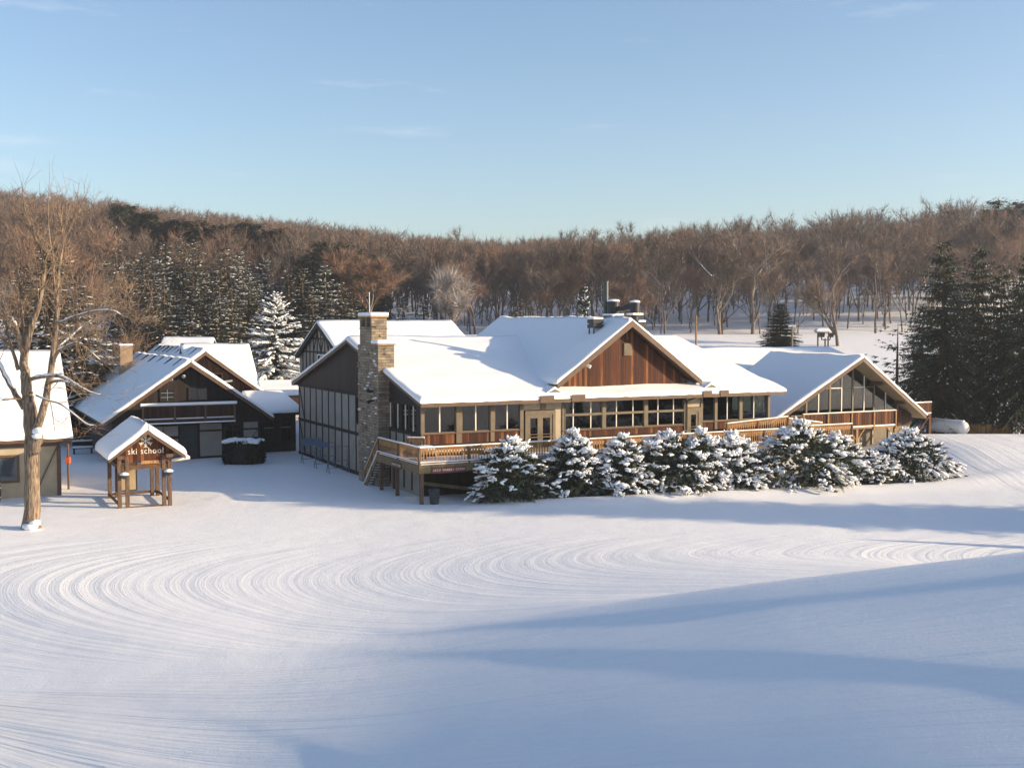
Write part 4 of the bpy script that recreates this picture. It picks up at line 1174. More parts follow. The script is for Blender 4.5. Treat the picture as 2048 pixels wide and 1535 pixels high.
# second, taller house behind it
rh = thing("house", "brown house with taller snowy gable rising behind the dark chalet", "house", LW(BO, 2.75, 7.0, 0), ROT)
gable_y(rh, 0.0, 8.65, 5.5, 0.74, -1.0, 22, 0.32, ridge_fins=9)
b = MB(); b.prism([(-5, 0, GZ), (5, 0, GZ), (5, 0, 4.5), (0, 0, 8.2), (-5, 0, 4.5)], (0, 0.2, 0)); b.build("gable_wall", 'brown_boards', rh)
b = MB(); b.box(-5, -4.8, 0.2, 21, GZ, 4.6); b.box(4.8, 5, 0.2, 21, GZ, 4.6); b.build("side_wall", 'brown_boards', rh)
b = MB()
roof_slab(b, (-1.0, 0.7, 4.75), (5.25, 0.7, 4.75), (5.25, 4.8, 8.95), (-1.0, 4.8, 8.95)); roof_slab(b, (5.25, 8.9, 4.75), (-1.0, 8.9, 4.75), (-1.0, 4.8, 8.95), (5.25, 4.8, 8.95))
xr = b.build("cross_roof", 'brown_trim', rh)
b = MB()
snow_slab(b, (-1.0, 0.65, 4.75), (5.3, 0.65, 4.75), (5.3, 4.8, 8.95), (-1.0, 4.8, 8.95), 0.32, (1, 1, 0, 0), 0.28)
snow_slab(b, (5.3, 8.95, 4.75), (-1.0, 8.95, 4.75), (-1.0, 4.8, 8.95), (5.3, 4.8, 8.95), 0.32, (1, 0, 0, 1), 0.28)
b.build("roof_snow", 'snow', xr, smooth=True)
win(rh, 0.6, 1.7, -0.05, 5.6, 6.7, 'brown_trim', 0.1)
b = MB(); b.box(2.2, 4.9, -1.2, 0, 3.2, 3.3); bb_ = b.build("balcony", 'brown_boards', rh)
b = MB(); b.box(2.2, 4.9, -1.2, -1.12, 4.25, 4.33); b.box(4.8, 4.9, -1.2, -1.1, 3.3, 4.25); b.box(2.2, 4.8, -1.18, -1.14, 3.4, 4.2); b.build("railing", 'brown_boards', bb_)
b = MB(); b.box(2.15, 4.95, -1.25, -1.05, 4.33, 4.52); b.build("rail_snow", 'snow', bb_, bevel=0.05)
b = MB(); b.box(-5.6, -4.5, 9.5, 10.6, 3.4, 9.0); chn = b.build("chimney", 'brick', rh)
b = MB(); b.box(-5.65, -4.45, 9.45, 10.65, 9.0, 9.15); b.build("snow_cap", 'snow', chn)
b = MB(); b.tube([(1.5, -0.05, 5.9), (2.5, -0.3, 6.0)], [0.06, 0.1], 8); b.build("floodlight", 'white_paint', rh)

# annex with low porch roof
ax = thing("annex", "low dark annex with shallow snowy porch roof beside the brown house", "annex", LW(BO, 6.2, 2.0, 0), ROT)
b = MB(); b.box(0.2, 3.4, 0.1, 6, GZ, 3.3); b.build("wall", 'dark_boards', ax)
b = MB(); roof_slab(b, (-0.3, -0.6, 3.4), (4.0, -0.6, 3.4), (3.2, 4, 4.9), (-0.3, 4, 4.9)); r_ = b.build("roof", 'timber', ax)
b = MB(); snow_slab(b, (-0.3, -0.65, 3.4), (4.05, -0.65, 3.4), (3.2, 4, 4.9), (-0.3, 4, 4.9), 0.24, (1, 1, 1, 1), 0.25); b.build("roof_snow", 'snow', r_, smooth=True)
for s in (0.5, 2.0): win(ax, s, s + 1.0, 0.03, 0.9, 2.6, 'timber', 0.08, rails=(2.1,), mm='grey_panel')
cwk = thing("covered_walkway", "flat snow covered walkway roof between the annex and the lodge", "walkway", (-30.5, 117.6, 0.15), ROT)
b = MB(); roof_slab(b, (0, 0, 3.2), (11, 0, 3.2), (11, 5, 4.5), (0, 5, 4.5)); r_ = b.build("roof", 'brown_trim', cwk)
b = MB(); snow_slab(b, (0, -0.05, 3.2), (11, -0.05, 3.2), (11, 5, 4.5), (0, 5, 4.5), 0.26, (1, 1, 1, 1), 0.25, 0.5); b.build("roof_snow", 'snow', r_, smooth=True)
for s in (0.3, 3.8, 7.2, 10.7):
    b = MB(); b.box(s - 0.1, s + 0.1, 0.2, 0.4, GZ, 3.0); b.build("post", 'timber', cwk)
b = MB(); b.box(0, 11, 4.6, 4.8, GZ, 4.1); b.build("back_wall", 'brown_boards', cwk)
bk = thing("shed", "short snowy shed roof peeping over the brown house's ridge", "shed", (-38.6, 124.0, 0.6), R(6))
gable_x(bk, 0, 4.8, 3, 3, 3, 8.7, 0.4, 'brown_boards')

# clipped shrub by the chalet
sx, sy = -21.25, 88.6
shrub = thing("clipped_shrub", "round clipped dark shrub with a snow cap at the chalet's corner", "shrub", (sx, sy, gz1(sx, sy)))
r = np.random.default_rng(5)
n = 5200
th_ = r.uniform(0, 6.283, n); zz = r.uniform(0, 1, n) ** 0.8; rr = (1.6 + 0.12 * np.sin(th_ * 5)) * (1 - 0.25 * zz ** 4) * r.uniform(0.86, 1.03, n)
c = np.stack([rr * np.cos(th_), rr * np.sin(th_) * 0.8, zz * 1.75], 1)
top = r.uniform(0, 1, n) < 0.3
c[top] = np.stack([1.5 * np.sqrt(r.uniform(0, 1, top.sum())) * np.cos(th_[top]), 1.2 * np.sqrt(r.uniform(0, 1, top.sum())) * np.sin(th_[top]), np.full(top.sum(), 1.7)], 1)
v = c[:, None] + r.normal(0, 0.085, (n, 3, 3))
link("foliage", raw_mesh("foliage", v.reshape(-1, 3), tris=np.arange(n * 3).reshape(-1, 3), mats=[MT['hedge_leaf']]), shrub)
cc = np.stack([r.uniform(-1.2, 1.3, 60), r.uniform(-0.9, 0.8, 60), r.uniform(1.7, 1.85, 60)], 1)
v, t = blobs(cc, np.tile([1.0, 0.2, 0], (60, 1)), np.stack([r.uniform(.2, .42, 60), r.uniform(.2, .35, 60), r.uniform(.09, .17, 60)], 1), 1, r)
link("shrub_snow", raw_mesh("shrub_snow", v, tris=t, mats=[MT['tree_snow']], smooth=True), shrub)
b = MB(); b.lathe([(1.25, -0.3), (1.3, 0.8), (1.2, 1.6), (0.9, 1.66)], 16); b.build("inner_branches", 'hedge_leaf', shrub)

# ================================================================ HOUSE AT THE LEFT EDGE
lo_ = (-28.96, 71.76, 0.0)
lh = thing("cottage", "cream cottage with brown braces at the left edge, behind the bare tree", "house", lo_, ROT)
b = MB(); roof_slab(b, (-14, -0.8, 3.75), (0.65, -0.8, 3.75), (0.65, 6.6, 8.9), (-14, 6.6, 8.9)); roof_slab(b, (0.65, 14, 3.75), (-14, 14, 3.75), (-14, 6.6, 8.9), (0.65, 6.6, 8.9))
r_ = b.build("roof", 'brown_trim', lh)
b = MB(); snow_slab(b, (-14, -0.86, 3.75), (0.72, -0.86, 3.75), (0.72, 6.6, 8.9), (-14, 6.6, 8.9), 0.3, (1, 1, 0, 1), 0.25); snow_slab(b, (0.72, 14, 3.75), (-14, 14, 3.75), (-14, 6.6, 8.9), (0.72, 6.6, 8.9), 0.3, (1, 1, 0, 1), 0.25, 0.6)
b.build("roof_snow", 'snow', r_, smooth=True)
b = MB(); b.box(-14, 0.0, 0, 0.2, GZ, 3.7); b.box(-0.2, 0, 0.2, 13, GZ, 3.6); b.build("wall", 'cream', lh)
b = MB(); b.prism([(-0.2, 0.2, 3.6), (-0.2, 13, 3.6), (-0.2, 6.6, 8.6)], (0.2, 0, 0)); b.build("gable_wall", 'brown_boards', lh)
b = MB(); b.box(-14, 0.02, -0.06, 0, 3.2, 3.7); b.box(-0.2, 0.04, -0.07, 0.0, GZ, 3.2); b.box(-1.75, -1.5, -0.06, 0, GZ, 3.2); b.bar((-1.5, -0.035, 0.2), (-0.2, -0.035, 3.1), 0.05, 0.2, (0, 1, 0)); b.box(0.04, 0.6, -0.7, -0.5, 3.35, 3.55)
b.build("timber_framing", 'brown_trim', lh)
win(lh, -3.75, -2.4, -0.07, 1.0, 2.75, 'brown_trim', 0.14, 0)
b = MB(); b.box(-3.6, -2.55, -0.02, -0.004, 1.1, 2.65); b.build("blind", 'white_paint', lh)
t_ = thing("barrel", "dark red barrel standing in snow against the cream cottage", "barrel", (-32.0, 69.0, gz1(-32, 69) - 0.03))
b = MB(); b.lathe([(0.34, 0), (0.42, 0.3), (0.44, 0.65), (0.4, 1.05), (0.36, 1.12)], 18); b.build("body", 'barrel', t_)
b = MB()
for z in (0.28, 0.86): b.lathe([(0.435, z), (0.45, z + 0.03), (0.435, z + 0.07)], 18)
b.build("hoop", 'white_paint', t_); b = MB(); b.lathe([(0.38, 1.12), (0.36, 1.2), (0.2, 1.24)], 16); b.build("snow_cap", 'snow', t_)
px, py = -29.5, 74.4
t_ = thing("lamp_post", "thin reddish lamp post with orange box beside the cottage corner", "lamp post", (px, py, gz1(px, py)))
b = MB(); b.tube([(0, 0, -0.2), (0, 0, 3.3)], 0.075, 10); b.build("pole", 'brown_trim', t_)
b = MB(); b.box(-0.14, 0.14, -0.16, 0.1, 1.75, 2.15); b.build("box", 'orange', t_)
b = MB(); b.lathe([(0.1, 3.3), (0.2, 3.42), (0.16, 3.55), (0.05, 3.62)], 12); b.build("lamp_head", 'white_paint', t_)
px, py = -36.4, 95.0
t_ = thing("bench", "dark bench capped with snow by the chalet's left wall", "bench", (px, py, gz1(px, py)), ROT)
b = MB(); b.box(-0.8, 0.8, -0.25, 0.25, 0.45, 0.52); b.build("seat", 'timber', t_)
b = MB(); b.box(-0.8, 0.8, 0.22, 0.28, 0.6, 1.05); b.build("backrest", 'timber', t_)
for i in (-1, 1):
    b = MB(); b.box(i * 0.7 - 0.05, i * 0.7 + 0.05, -0.22, 0.28, -0.05, 0.45); b.build("leg", 'timber', t_)
b = MB(); snow_slab(b, (-0.8, -0.25, 0.52), (0.8, -0.25, 0.52), (0.8, 0.25, 0.52), (-0.8, 0.25, 0.52), 0.2, (1, 1, 1, 1), 0.12, 0.2); b.box(-0.8, 0.8, 0.2, 0.3, 1.05, 1.17); b.build("seat_snow", 'snow', t_)
t_ = thing("utility_pole", "brown utility pole rising behind the brick chimney at left", "pole", LW(BO, -9.0, 14.0, 0), 0)
b = MB(); b.tube([(0, 0, -0.3), (0, 0, 9.0)], [0.15, 0.1], 10); b.build("pole", 'brown_trim', t_)

# ================================================================ SKI SCHOOL KIOSK
KO = (-23.38, 66.44, 0.0)
kz = gz1(-22, 67.5)
kk = thing("sign_kiosk", "small open wooden kiosk with snowy gable roof lettered ski school", "kiosk", (KO[0], KO[1], kz - 0.05), ROT)
KC = 1.62
gable_y(kk, KC, 4.72, 2.2, 0.74, -0.55, 5.6, 0.42, trim='brown_trim', bw=0.2)
b = MB(); b.prism([(KC - 1.95, -0.1, 3.2), (KC + 1.95, -0.1, 3.2), (KC, -0.1, 4.6)], (0, 0.08, 0)); b.box(0.35, 2.95, -0.1, -0.02, 2.75, 3.2)
gb = b.build("sign_board", 'red_boards', kk)
for x in (0.05, 0.5, 2.62, 2.95):
    for y in (0.0, 4.3):
        b = MB(); b.box(x - 0.11, x + 0.11, y - 0.11, y + 0.11, -0.3, 3.15); b.build("post", 'post_wood', kk)
b = MB(); b.box(0.2, 2.8, -0.06, 0.08, 2.35, 2.6); b.box(0.2, 2.8, 4.22, 4.36, 2.35, 2.6); b.box(-0.03, 0.12, 0.1, 4.2, 2.4, 2.65); b.box(2.85, 3.0, 0.1, 4.2, 2.4, 2.65)
for x in (0.0, 2.98): b.box(x - 0.05, x + 0.05, 0.1, 4.2, 0.25, 0.4)
b.box(0.1, 2.9, 4.25, 4.35, 0.25, 0.4); b.box(0.6, 2.5, -0.05, 0.05, -0.2, 0.12)
b.build("cross_beam", 'kiosk_wood', kk)
b = MB(); b.box(1.3, 2.3, -0.14, -0.1, 2.66, 2.84); b.build("name_board", 'ochre', kk)
for x in (-0.1, 2.7):
    b = MB(); b.box(x, x + 0.4, -0.5, -0.12, 3.02, 3.22); b.build("beam_end", 'post_wood', kk)
b = MB(); b.box(0.5, 1.62, 4.12, 4.18, 0.55, 2.3); mb_ = b.build("map_board", 'soffit', kk)
b = MB(); b.box(0.44, 0.5, 4.1, 4.2, 0.5, 2.35); b.box(1.62, 1.68, 4.1, 4.2, 0.5, 2.35); b.box(0.5, 1.62, 4.1, 4.2, 0.48, 0.55); b.build("map_frame", 'timber', mb_)
b = MB(); b.prism([(3.1, 0.2, 2.62), (4.2, 0.1, 2.75), (4.2, 0.5, 2.75), (3.1, 0.6, 2.62)], (0, 0, 0.05)); sf = b.build("shelf", 'ochre', kk)
b = MB(); snow_slab(b, (3.1, 0.2, 2.67), (4.2, 0.1, 2.8), (4.2, 0.5, 2.8), (3.1, 0.6, 2.67), 0.2, (1, 1, 1, 1), 0.12, 0.2); b.build("shelf_snow", 'snow', sf, smooth=True)
o = link("lettering", text_mesh("ski school", 0.50, 'letter', "lettering", 0.02, 0.002), gb)
o.rotation_euler = (R(90), 0, 0); o.location = (KC - 0.05, -0.125, 3.42)
o.scale = (0.92, 1, 1)
b = MB()
for k in range(6):   # six-armed snowflake: arms with diamonds and ring of tips
    a = R(30 + 60 * k); ca, sa = math.cos(a), math.sin(a)
    def P2(u, v): return (KC - 0.05 + u * ca - v * sa, -0.125, 4.02 + u * sa + v * ca)
    def strip(p, q, w):
        b.bar(P2(*p), P2(*q), 0.03, w, (0, 1, 0)) if False else b.bar(P2(*p), P2(*q), w, 0.03, (0, 1, 0))
    strip((0, 0), (0.40, 0), 0.045)
    for sg in (-1, 1):
        strip((0.12, 0), (0.22, sg * 0.075), 0.03); strip((0.22, sg * 0.075), (0.32, 0), 0.03); strip((0.31, 0.02 * sg), (0.39, sg * 0.12), 0.035)
b.build("snowflake_emblem", 'letter', gb)
fb = thing("hanging_bowl", "dark flower bowl heaped with snow on the kiosk's left front post", "bowl", LW((KO[0], KO[1], kz), 0.3, -0.28, 2.0), ROT, "flower bowls on the kiosk")
b = MB(); b.lathe([(0.06, -0.22), (0.2, -0.14), (0.27, 0.0), (0.28, 0.04)], 16); b.build("bowl", 'bin', fb)
b = MB(); b.lathe([(0.28, 0.02), (0.26, 0.1), (0.14, 0.17), (0.03, 0.19)], 16); b.build("snow_cap", 'snow', fb, smooth=True)
b = MB(); b.bar((-0.02, 0.0, 0.0), (-0.02, 0.32, 0.05), 0.04); b.build("bracket", 'metal_dark', fb)
dup(fb, LW((KO[0], KO[1], kz), 2.85, -0.28, 2.05), ROT, 1, "dark flower bowl heaped with snow on the kiosk's right front post")

# ================================================================ FAR RIGHT: tank, crates
t_ = thing("propane_tank", "long white propane tank lying in the snow under the big spruces", "tank", (42.6, 109.6, gz1(42.6, 109.6) + 0.1), R(-62))
b = MB(); prof = [(0.05, -2.35), (0.35, -2.28), (0.58, -2.05), (0.66, -1.8), (0.66, 1.8), (0.58, 2.05), (0.35, 2.28), (0.05, 2.35)]
b.lathe(prof, 24); o = b.build("tank", 'white_paint', t_, smooth=True); o.rotation_euler = (0, R(90), 0); o.location = (0, 0, 0.85)
for i in (-1, 1):
    b = MB(); b.box(i * 1.3 - 0.12, i * 1.3 + 0.12, -0.4, 0.4, -0.2, 0.35); b.build("saddle", 'post_wood', t_)
b = MB(); b.box(-1.9, 1.9, -0.14, 0.14, 1.49, 1.58); b.build("tank_snow", 'snow', t_)
for i, (x, y, w, lab) in enumerate(((45.5, 110.0, 1.3, "low wooden bin right beside the white propane tank"), (48.2, 110.9, 1.1, "low wooden bin a step away from the tank, nearer the leaning log"))):
    t_ = thing("wooden_bin", lab, "bin", (x, y, gz1(x, y)), R(12), "wooden bins by the propane tank")
    b = MB(); b.box(-w, w, -0.5, 0.5, -0.1, 1.15); b.build("box", 'ochre_boards', t_)
    b = MB(); b.box(-w - 0.04, w + 0.04, -0.54, 0.54, 1.15, 1.22); b.build("lid", 'brown_trim', t_)
    for j in (-1, 1):
        b = MB(); b.box(j * w - 0.07, j * w + 0.07, -0.56, -0.5, -0.1, 1.15); b.build("corner_post", 'soffit', t_)
t_ = thing("fallen_log", "snow topped log leaning down among the spruces at right", "log", (50.2, 110.5, gz1(50.2, 110.5)), R(10))
b = MB(); b.tube([(-1.3, 0.4, 2.4), (-0.2, 0.1, 0.8), (0.5, 0, 0.05)], [0.14, 0.2, 0.25], 10); b.build("trunk", 'bark_dark', t_)
b = MB(); b.tube([(-1.2, 0.38, 2.5), (-0.15, 0.1, 0.98), (0.5, 0, 0.28), (1.3, 0, 0.12)], [0.07, 0.14, 0.18, 0.1], 8); b.build("log_snow", 'snow', t_, smooth=True)

# poles and floodlight bank on the slope behind the house
def slope_thing(px, py, Y, *a, **k):
    p = at_y(px, py, Y); p.z = gz1(p.x, p.y)
    return thing(*a, loc=p, **k), p
t_, p_ = slope_thing(1584, 690, 150, "t_pole", "pale pole with short snowy crossarm in front of the dark spruce", "pole")
zt_ = at_y(1584, 652, 150).z - p_.z
b = MB(); b.tube([(0, 0, -0.3), (0, 0, zt_)], 0.14, 8); b.build("pole", 'taupe', t_)
b = MB(); b.box(-0.5, 0.5, -0.1, 0.1, zt_ - 0.1, zt_ + 0.12); b.build("crossarm", 'white_paint', t_)
t_, p_ = slope_thing(1392, 690, 160, "utility_pole", "thin tan pole standing on the snow behind the red gable", "pole")
zt_ = at_y(1392, 630, 160).z - p_.z
b = MB(); b.tube([(0, 0, -0.3), (0, 0, zt_)], 0.13, 8); b.build("pole", 'ochre', t_)
t_, p_ = slope_thing(1648, 692, 155, "lift_platform", "snow topped platform with two dark boxes on posts behind the glass fronted house", "platform")
zz = lambda py: at_y(1648, py, 155).z - p_.z
sc_ = 155 / F
b = MB(); b.box(-16 * sc_, 8 * sc_, -0.6, 0.6, zz(665.5), zz(663)); pl_ = b.build("platform", 'ochre', t_)
b = MB(); snow_slab(b, (-18 * sc_, -0.7, zz(663)), (9 * sc_, -0.7, zz(663)), (9 * sc_, 0.7, zz(663)), (-18 * sc_, 0.7, zz(663)), 0.5, (1, 1, 1, 1), 0.5, 0.3); b.build("platform_snow", 'snow', pl_, smooth=True)
for x0, x1 in ((-10, 0), (9, 18)):
    b = MB(); b.prism([(x0 * sc_, -0.5, zz(665.6)), (x1 * sc_, -0.5, zz(665.6)), ((x1 - 1.5) * sc_, -0.5, zz(674)), ((x0 + 1) * sc_, -0.5, zz(674))], (0, 1, 0)); b.build("box", 'metal_dark', t_)
for x, top in ((-12.5, 664), (2, 677), (8, 672)):
    b = MB(); b.box((x - 1.2) * sc_, (x + 1.2) * sc_, -0.1, 0.1, -0.3, zz(top)); b.build("post", 'brown_trim', t_)
b = MB(); b.bar((-5 * sc_, 0, zz(674)), (-4.8 * sc_, 0, zz(679.5)), 0.12); b.bar((-5 * sc_, 0, zz(679)), (12 * sc_, 0, zz(679)), 0.12); b.bar((13 * sc_, 0, zz(674)), (11 * sc_, 0, zz(679.5)), 0.12); b.build("frame", 'metal_dark', t_)

# ================================================================ VEGETATION
def spruce_mesh(seed, h, R0, levels, per, z0=0.05, p=0.85, up_top=28, dn=-14, sag=0.25, nstep=0.28, spray=0.3, snow=1.0, snow_sub=1, blob=0.2, hang=0.5, mats=('bark_dark', 'needle', 'tree_snow'), spray_w=0.5, snow_from=0.3, jit_len=0.22, snow_gap=0.75):
    """conifer built of whorled boughs: returns trunk, foliage and snow meshes"""
    r = np.random.default_rng(seed)
    br = []
    for i in range(levels):
        f = (i + r.uniform(-0.3, 0.3)) / levels
        f = min(max(f, 0), 0.985)
        z = h * (z0 + (1 - z0) * f)
        n = max(3, int(per * (1 - 0.35 * f) + r.uniform(-1, 1)))
        a0 = r.uniform(0, 6.28)
        for k in range(n):
            L = R0 * ((1 - f) ** p) * (1 + r.uniform(-jit_len, jit_len)) + 0.05 * R0
            br.append((z + r.uniform(-0.4, 0.4) * h / levels, a0 + 6.283 * k / n + r.uniform(-0.35, 0.35), L, R(dn + (up_top - dn) * f ** 1.3 + r.uniform(-8, 8)), f))
    br = np.array(br)
    nv, sv_c, sv_f, sv_s = [], [], [], []
    for z, a, L, el, f in br:
        m_ = max(3, int(L / nstep))
        u = (np.arange(m_) + r.uniform(0.1, 0.9, m_)) / m_
        rad = u * L
        dirh = np.array([math.cos(a), math.sin(a), 0]); side = np.array([-dirh[1], dirh[0], 0])
        zz = z + rad * math.tan(el) - sag * (rad ** 2) / max(R0, 1e-3) + 0.10 * L * u ** 4
        P = dirh[None] * rad[:, None]; P[:, 2] = zz
        wloc = spray * (1.15 - 0.75 * u) * (0.6 + 0.4 * (L / R0)) * r.uniform(0.7, 1.3, m_)
        for sg in (-1, 1):
            e = P + side * (sg * wloc)[:, None] + dirh * (wloc * r.uniform(0.5, 1.1, m_))[:, None]
            e[:, 2] -= wloc * r.uniform(0.05, 0.45, m_)
            bs = dirh[None] * (wloc * spray_w)[:, None]
            nv.append(np.stack([P - bs * 0.5, P + bs * 0.5, e], 1))
            e2 = P + side * (sg * wloc * 0.55)[:, None] + dirh * (wloc * r.uniform(0.7, 1.2, m_))[:, None]; e2[:, 2] += wloc * r.uniform(-0.2, 0.2, m_)
            nv.append(np.stack([P - bs * 0.4, P + bs * 0.4, e2], 1))
        e = P + dirh * (wloc * 0.5)[:, None] + side * (r.uniform(-0.3, 0.3, m_) * wloc)[:, None]
        e[:, 2] -= hang * wloc * r.uniform(0.6, 1.3, m_)
        bs = dirh[None] * (wloc * spray_w)[:, None]
        nv.append(np.stack([P - bs * 0.5, P + bs * 0.5, e], 1))
        tip = P[-1:] + dirh[None] * spray * 0.9
        nv.append(np.stack([P[-1:] + side * 0.12 * spray, P[-1:] - side * 0.12 * spray, tip], 1))
        if snow > 0 and r.uniform() < 0.25 + 0.75 * snow:
            sp = blob * snow_gap
            u2 = np.arange(snow_from, 1.0, sp / max(L, 0.2))
            u2 = u2 + r.uniform(-0.5, 0.5, len(u2)) * sp / max(L, 0.2)
            # snow lies in patches along the bough
            ph = r.uniform(0, 6.28); keep = np.sin(u2 * r.uniform(4, 9) + ph) > 1 - 2.0 * (0.35 + 0.6 * snow)
            u2 = np.clip(u2[keep], 0.05, 1.0)
            if len(u2):
                rad2 = u2 * L; n2 = len(u2)
                slope = math.tan(el) - 2 * sag * rad2 / max(R0, 1e-3)
                q = dirh[None] * rad2[:, None]
                q[:, 2] = z + rad2 * math.tan(el) - sag * rad2 ** 2 / max(R0, 1e-3) + 0.10 * L * u2 ** 4
                wl2 = spray * (1.15 - 0.75 * u2) * (0.6 + 0.4 * (L / R0))
                lat = r.normal(0, 0.38, n2)
                q = q + side * (lat * wl2)[:, None]
                q[:, 2] += blob * 0.22 - np.abs(lat) * wl2 * 0.3
                fdir = dirh[None] + side[None] * (lat * 1.3)[:, None]
                fdir = fdir + np.array([0, 0, 1.0])[None] * (slope - np.abs(lat) * 0.5)[:, None]
                s_ = blob * (0.6 + 0.55 * L / R0) * r.uniform(0.45, 1.25, n2) * (1.05 - 0.35 * u2)
                sv_c.append(q); sv_f.append(fdir); sv_s.append(np.stack([s_ * r.uniform(0.9, 2.0, n2), s_ * r.uniform(0.45, 0.85, n2), s_ * r.uniform(0.3, 0.5, n2)], 1))
    V = np.concatenate(nv).reshape(-1, 3)
    b = MB(); rt = 0.016 * h + 0.03
    b.tube([(0, 0, -0.4), (0, 0, h * 0.5), (0, 0, h * 0.99)], [rt, rt * 0.6, 0.015], 7)
    tm = b.mesh("trunk", MT[mats[0]], True)
    fm = raw_mesh("crown", V, tris=np.arange(len(V)).reshape(-1, 3), mats=[MT[mats[1]]])
    sm = None
    if sv_c:
        v, t = blobs(np.concatenate(sv_c), np.concatenate(sv_f), np.concatenate(sv_s), snow_sub, r, 0.3)
        sm = raw_mesh("snow", v, tris=t, mats=[MT[mats[2]]], smooth=True)
    return tm, fm, sm

def make_tree(name, label, cat, meshes, loc, rz=0.0, scale=1.0, group=None):
    t = thing(name, label, cat, loc, rz, group)
    t.scale = (scale,) * 3 if not isinstance(scale, tuple) else scale
    tm, fm, sm = meshes
    if tm: link("trunk", tm, t)
    link("crown", fm, t)
    if sm: link("snow", sm, t)
    return t

def mound_spruce(seed, h, R0, snow):
    """young spruce grown into a rounded mound: short boughs all over a lumpy dome, snow cushions on top of them"""
    r = np.random.default_rng(seed)
    nv, sc, sf, ss = [], [], [], []
    ph = r.uniform(0, 6.28, 6); lead = [(r.uniform(0, 6.28), r.uniform(0.1, 0.45) * R0) for _ in range(2)]
    NB = int(330 * R0 * h / 9)
    pe = r.uniform(1.15, 2.2); pq = r.uniform(0.58, 0.8); nt_ = r.integers(6, 9)
    for b_ in range(NB):
        t = r.uniform(0, 1) ** 0.85                      # height share, drawn towards tiers
        t = 0.45 * t + 0.55 * min(1, max(0, (round(t * nt_) + r.normal(0, 0.13)) / nt_))
        a = r.uniform(0, 6.283)
        prof = (1 - min(t, 0.995) ** pe) ** pq * (0.82 + 0.18 * min(1, t / 0.12))
        lob = 1 + 0.13 * math.sin(3 * a + ph[0] + 3 * t) + 0.10 * math.sin(5 * a + ph[1] - 7 * t) + 0.07 * math.sin(9 * t * 2 + ph[2])
        dep = r.uniform(0.55, 1.0) ** 0.6
        rad = R0 * prof * lob * dep * 0.92
        z = h * (0.04 + 0.90 * t)
        d = np.array([math.cos(a), math.sin(a), 0.0]); side = np.array([-d[1], d[0], 0])
        el = -0.35 + 1.3 * t ** 1.5 + r.uniform(-0.25, 0.25)
        if dep < 0.8: el += 0.15
        L = r.uniform(0.4, 1.0) * (0.75 + 0.25 * (1 - t)) * min(1.0, h / 4 + 0.2)
        P0 = d * (rad - 0.35 * L); P0[2] = z
        fw_ = d * math.cos(el); fw_[2] = math.sin(el)
        fw_ = fw_ + side * r.normal(0, 0.35); fw_ /= np.linalg.norm(fw_)
        sd = np.cross(fw_, [0, 0, 1.0]); sd /= np.linalg.norm(sd)
        n = 9
        u = np.linspace(0.0, 1.0, n)
        P = P0[None] + fw_[None] * (u * L)[:, None]; P[:, 2] -= 0.22 * L * u ** 2
        w = 0.23 * (1.15 - u) * r.uniform(0.7, 1.25)
        for sg in (-1, 1):
            for q_ in range(2):
                e = P + sd * (sg * w * r.uniform(0.6, 1.1, n))[:, None] + fw_ * (w * r.uniform(0.5, 1.1, n))[:, None]
                e[:, 2] += w * r.uniform(-0.5, 0.3, n)
                bs = fw_[None] * (w * 0.22 + 0.012)[:, None]
                nv.append(np.stack([P - bs, P + bs, e], 1))
        e = P + fw_ * (w * 0.6)[:, None]; e[:, 2] -= w * r.uniform(0.4, 1.0, n)
        nv.append(np.stack([P - sd * 0.02, P + sd * 0.02, e], 1))
        clump = 0.5 + 0.5 * math.sin(3 * a + ph[3] + 4 * t) * math.sin(9 * t + ph[4] + 2 * a) + 0.25 * math.sin(7 * a + ph[5] + 11 * t)
        if clump + r.normal(0, 0.16) > 1.02 - snow * 0.9 - 0.25 * min(t, 0.5) + 0.8 * max(0, 0.28 - t):
            k = r.integers(5, 10)
            uu = r.uniform(0.1, 1.05, k)
            q = P0[None] + fw_[None] * (uu * L)[:, None] + sd[None] * r.normal(0, 0.10, k)[:, None]
            q[:, 2] += 0.05 - 0.22 * L * uu ** 2 + r.normal(0, 0.02, k)
            s_ = r.uniform(0.035, 0.10, k)
            sc.append(q); sf.append(np.tile(fw_, (k, 1)) + r.normal(0, 0.25, (k, 3))); ss.append(np.stack([s_ * r.uniform(1.2, 2.6, k), s_, s_ * 0.65], 1))
            if r.uniform() < 0.33 * clump:
                q = (P0 + fw_ * L * 0.6)[None].copy(); q[:, 2] += 0.06
                s2 = r.uniform(0.10, 0.26) * min(1, h / 3.6)
                f2 = fw_.copy(); f2[2] = f2[2] * 0.4 - 0.25
                sc.append(q); sf.append(f2[None]); ss.append(np.array([[s2 * r.uniform(1.0, 1.8), s2 * r.uniform(0.6, 1.1), s2 * 0.45]]))
    # ragged leaders on top
    for a, rr in lead + [(0, 0)]:
        b0 = np.array([math.cos(a) * rr, math.sin(a) * rr, h * (0.86 - 0.25 * rr / R0)])
        for _ in range(26):
            p_ = b0 + np.array([r.normal(0, 0.06), r.normal(0, 0.06), r.uniform(0, h * 0.15)])
            e = p_ + np.array([r.normal(0, 0.13), r.normal(0, 0.13), r.uniform(0.05, 0.25)])
            nv.append(np.array([[p_ + [0.02, 0, 0], p_ - [0.02, 0, 0], e]]))
        q = b0[None] + np.array([[0.03, 0.02, h * 0.07]]); sc.append(q); sf.append(np.array([[0.3, 0.1, 1.0]])); ss.append(np.array([[0.16, 0.09, 0.08]]))
    # dark inside
    m_ = 900
    t = r.uniform(0, 0.9, m_); a = r.uniform(0, 6.28, m_); rr = R0 * (1 - t ** 2.1) ** 0.62 * 0.7 * np.sqrt(r.uniform(0, 1, m_))
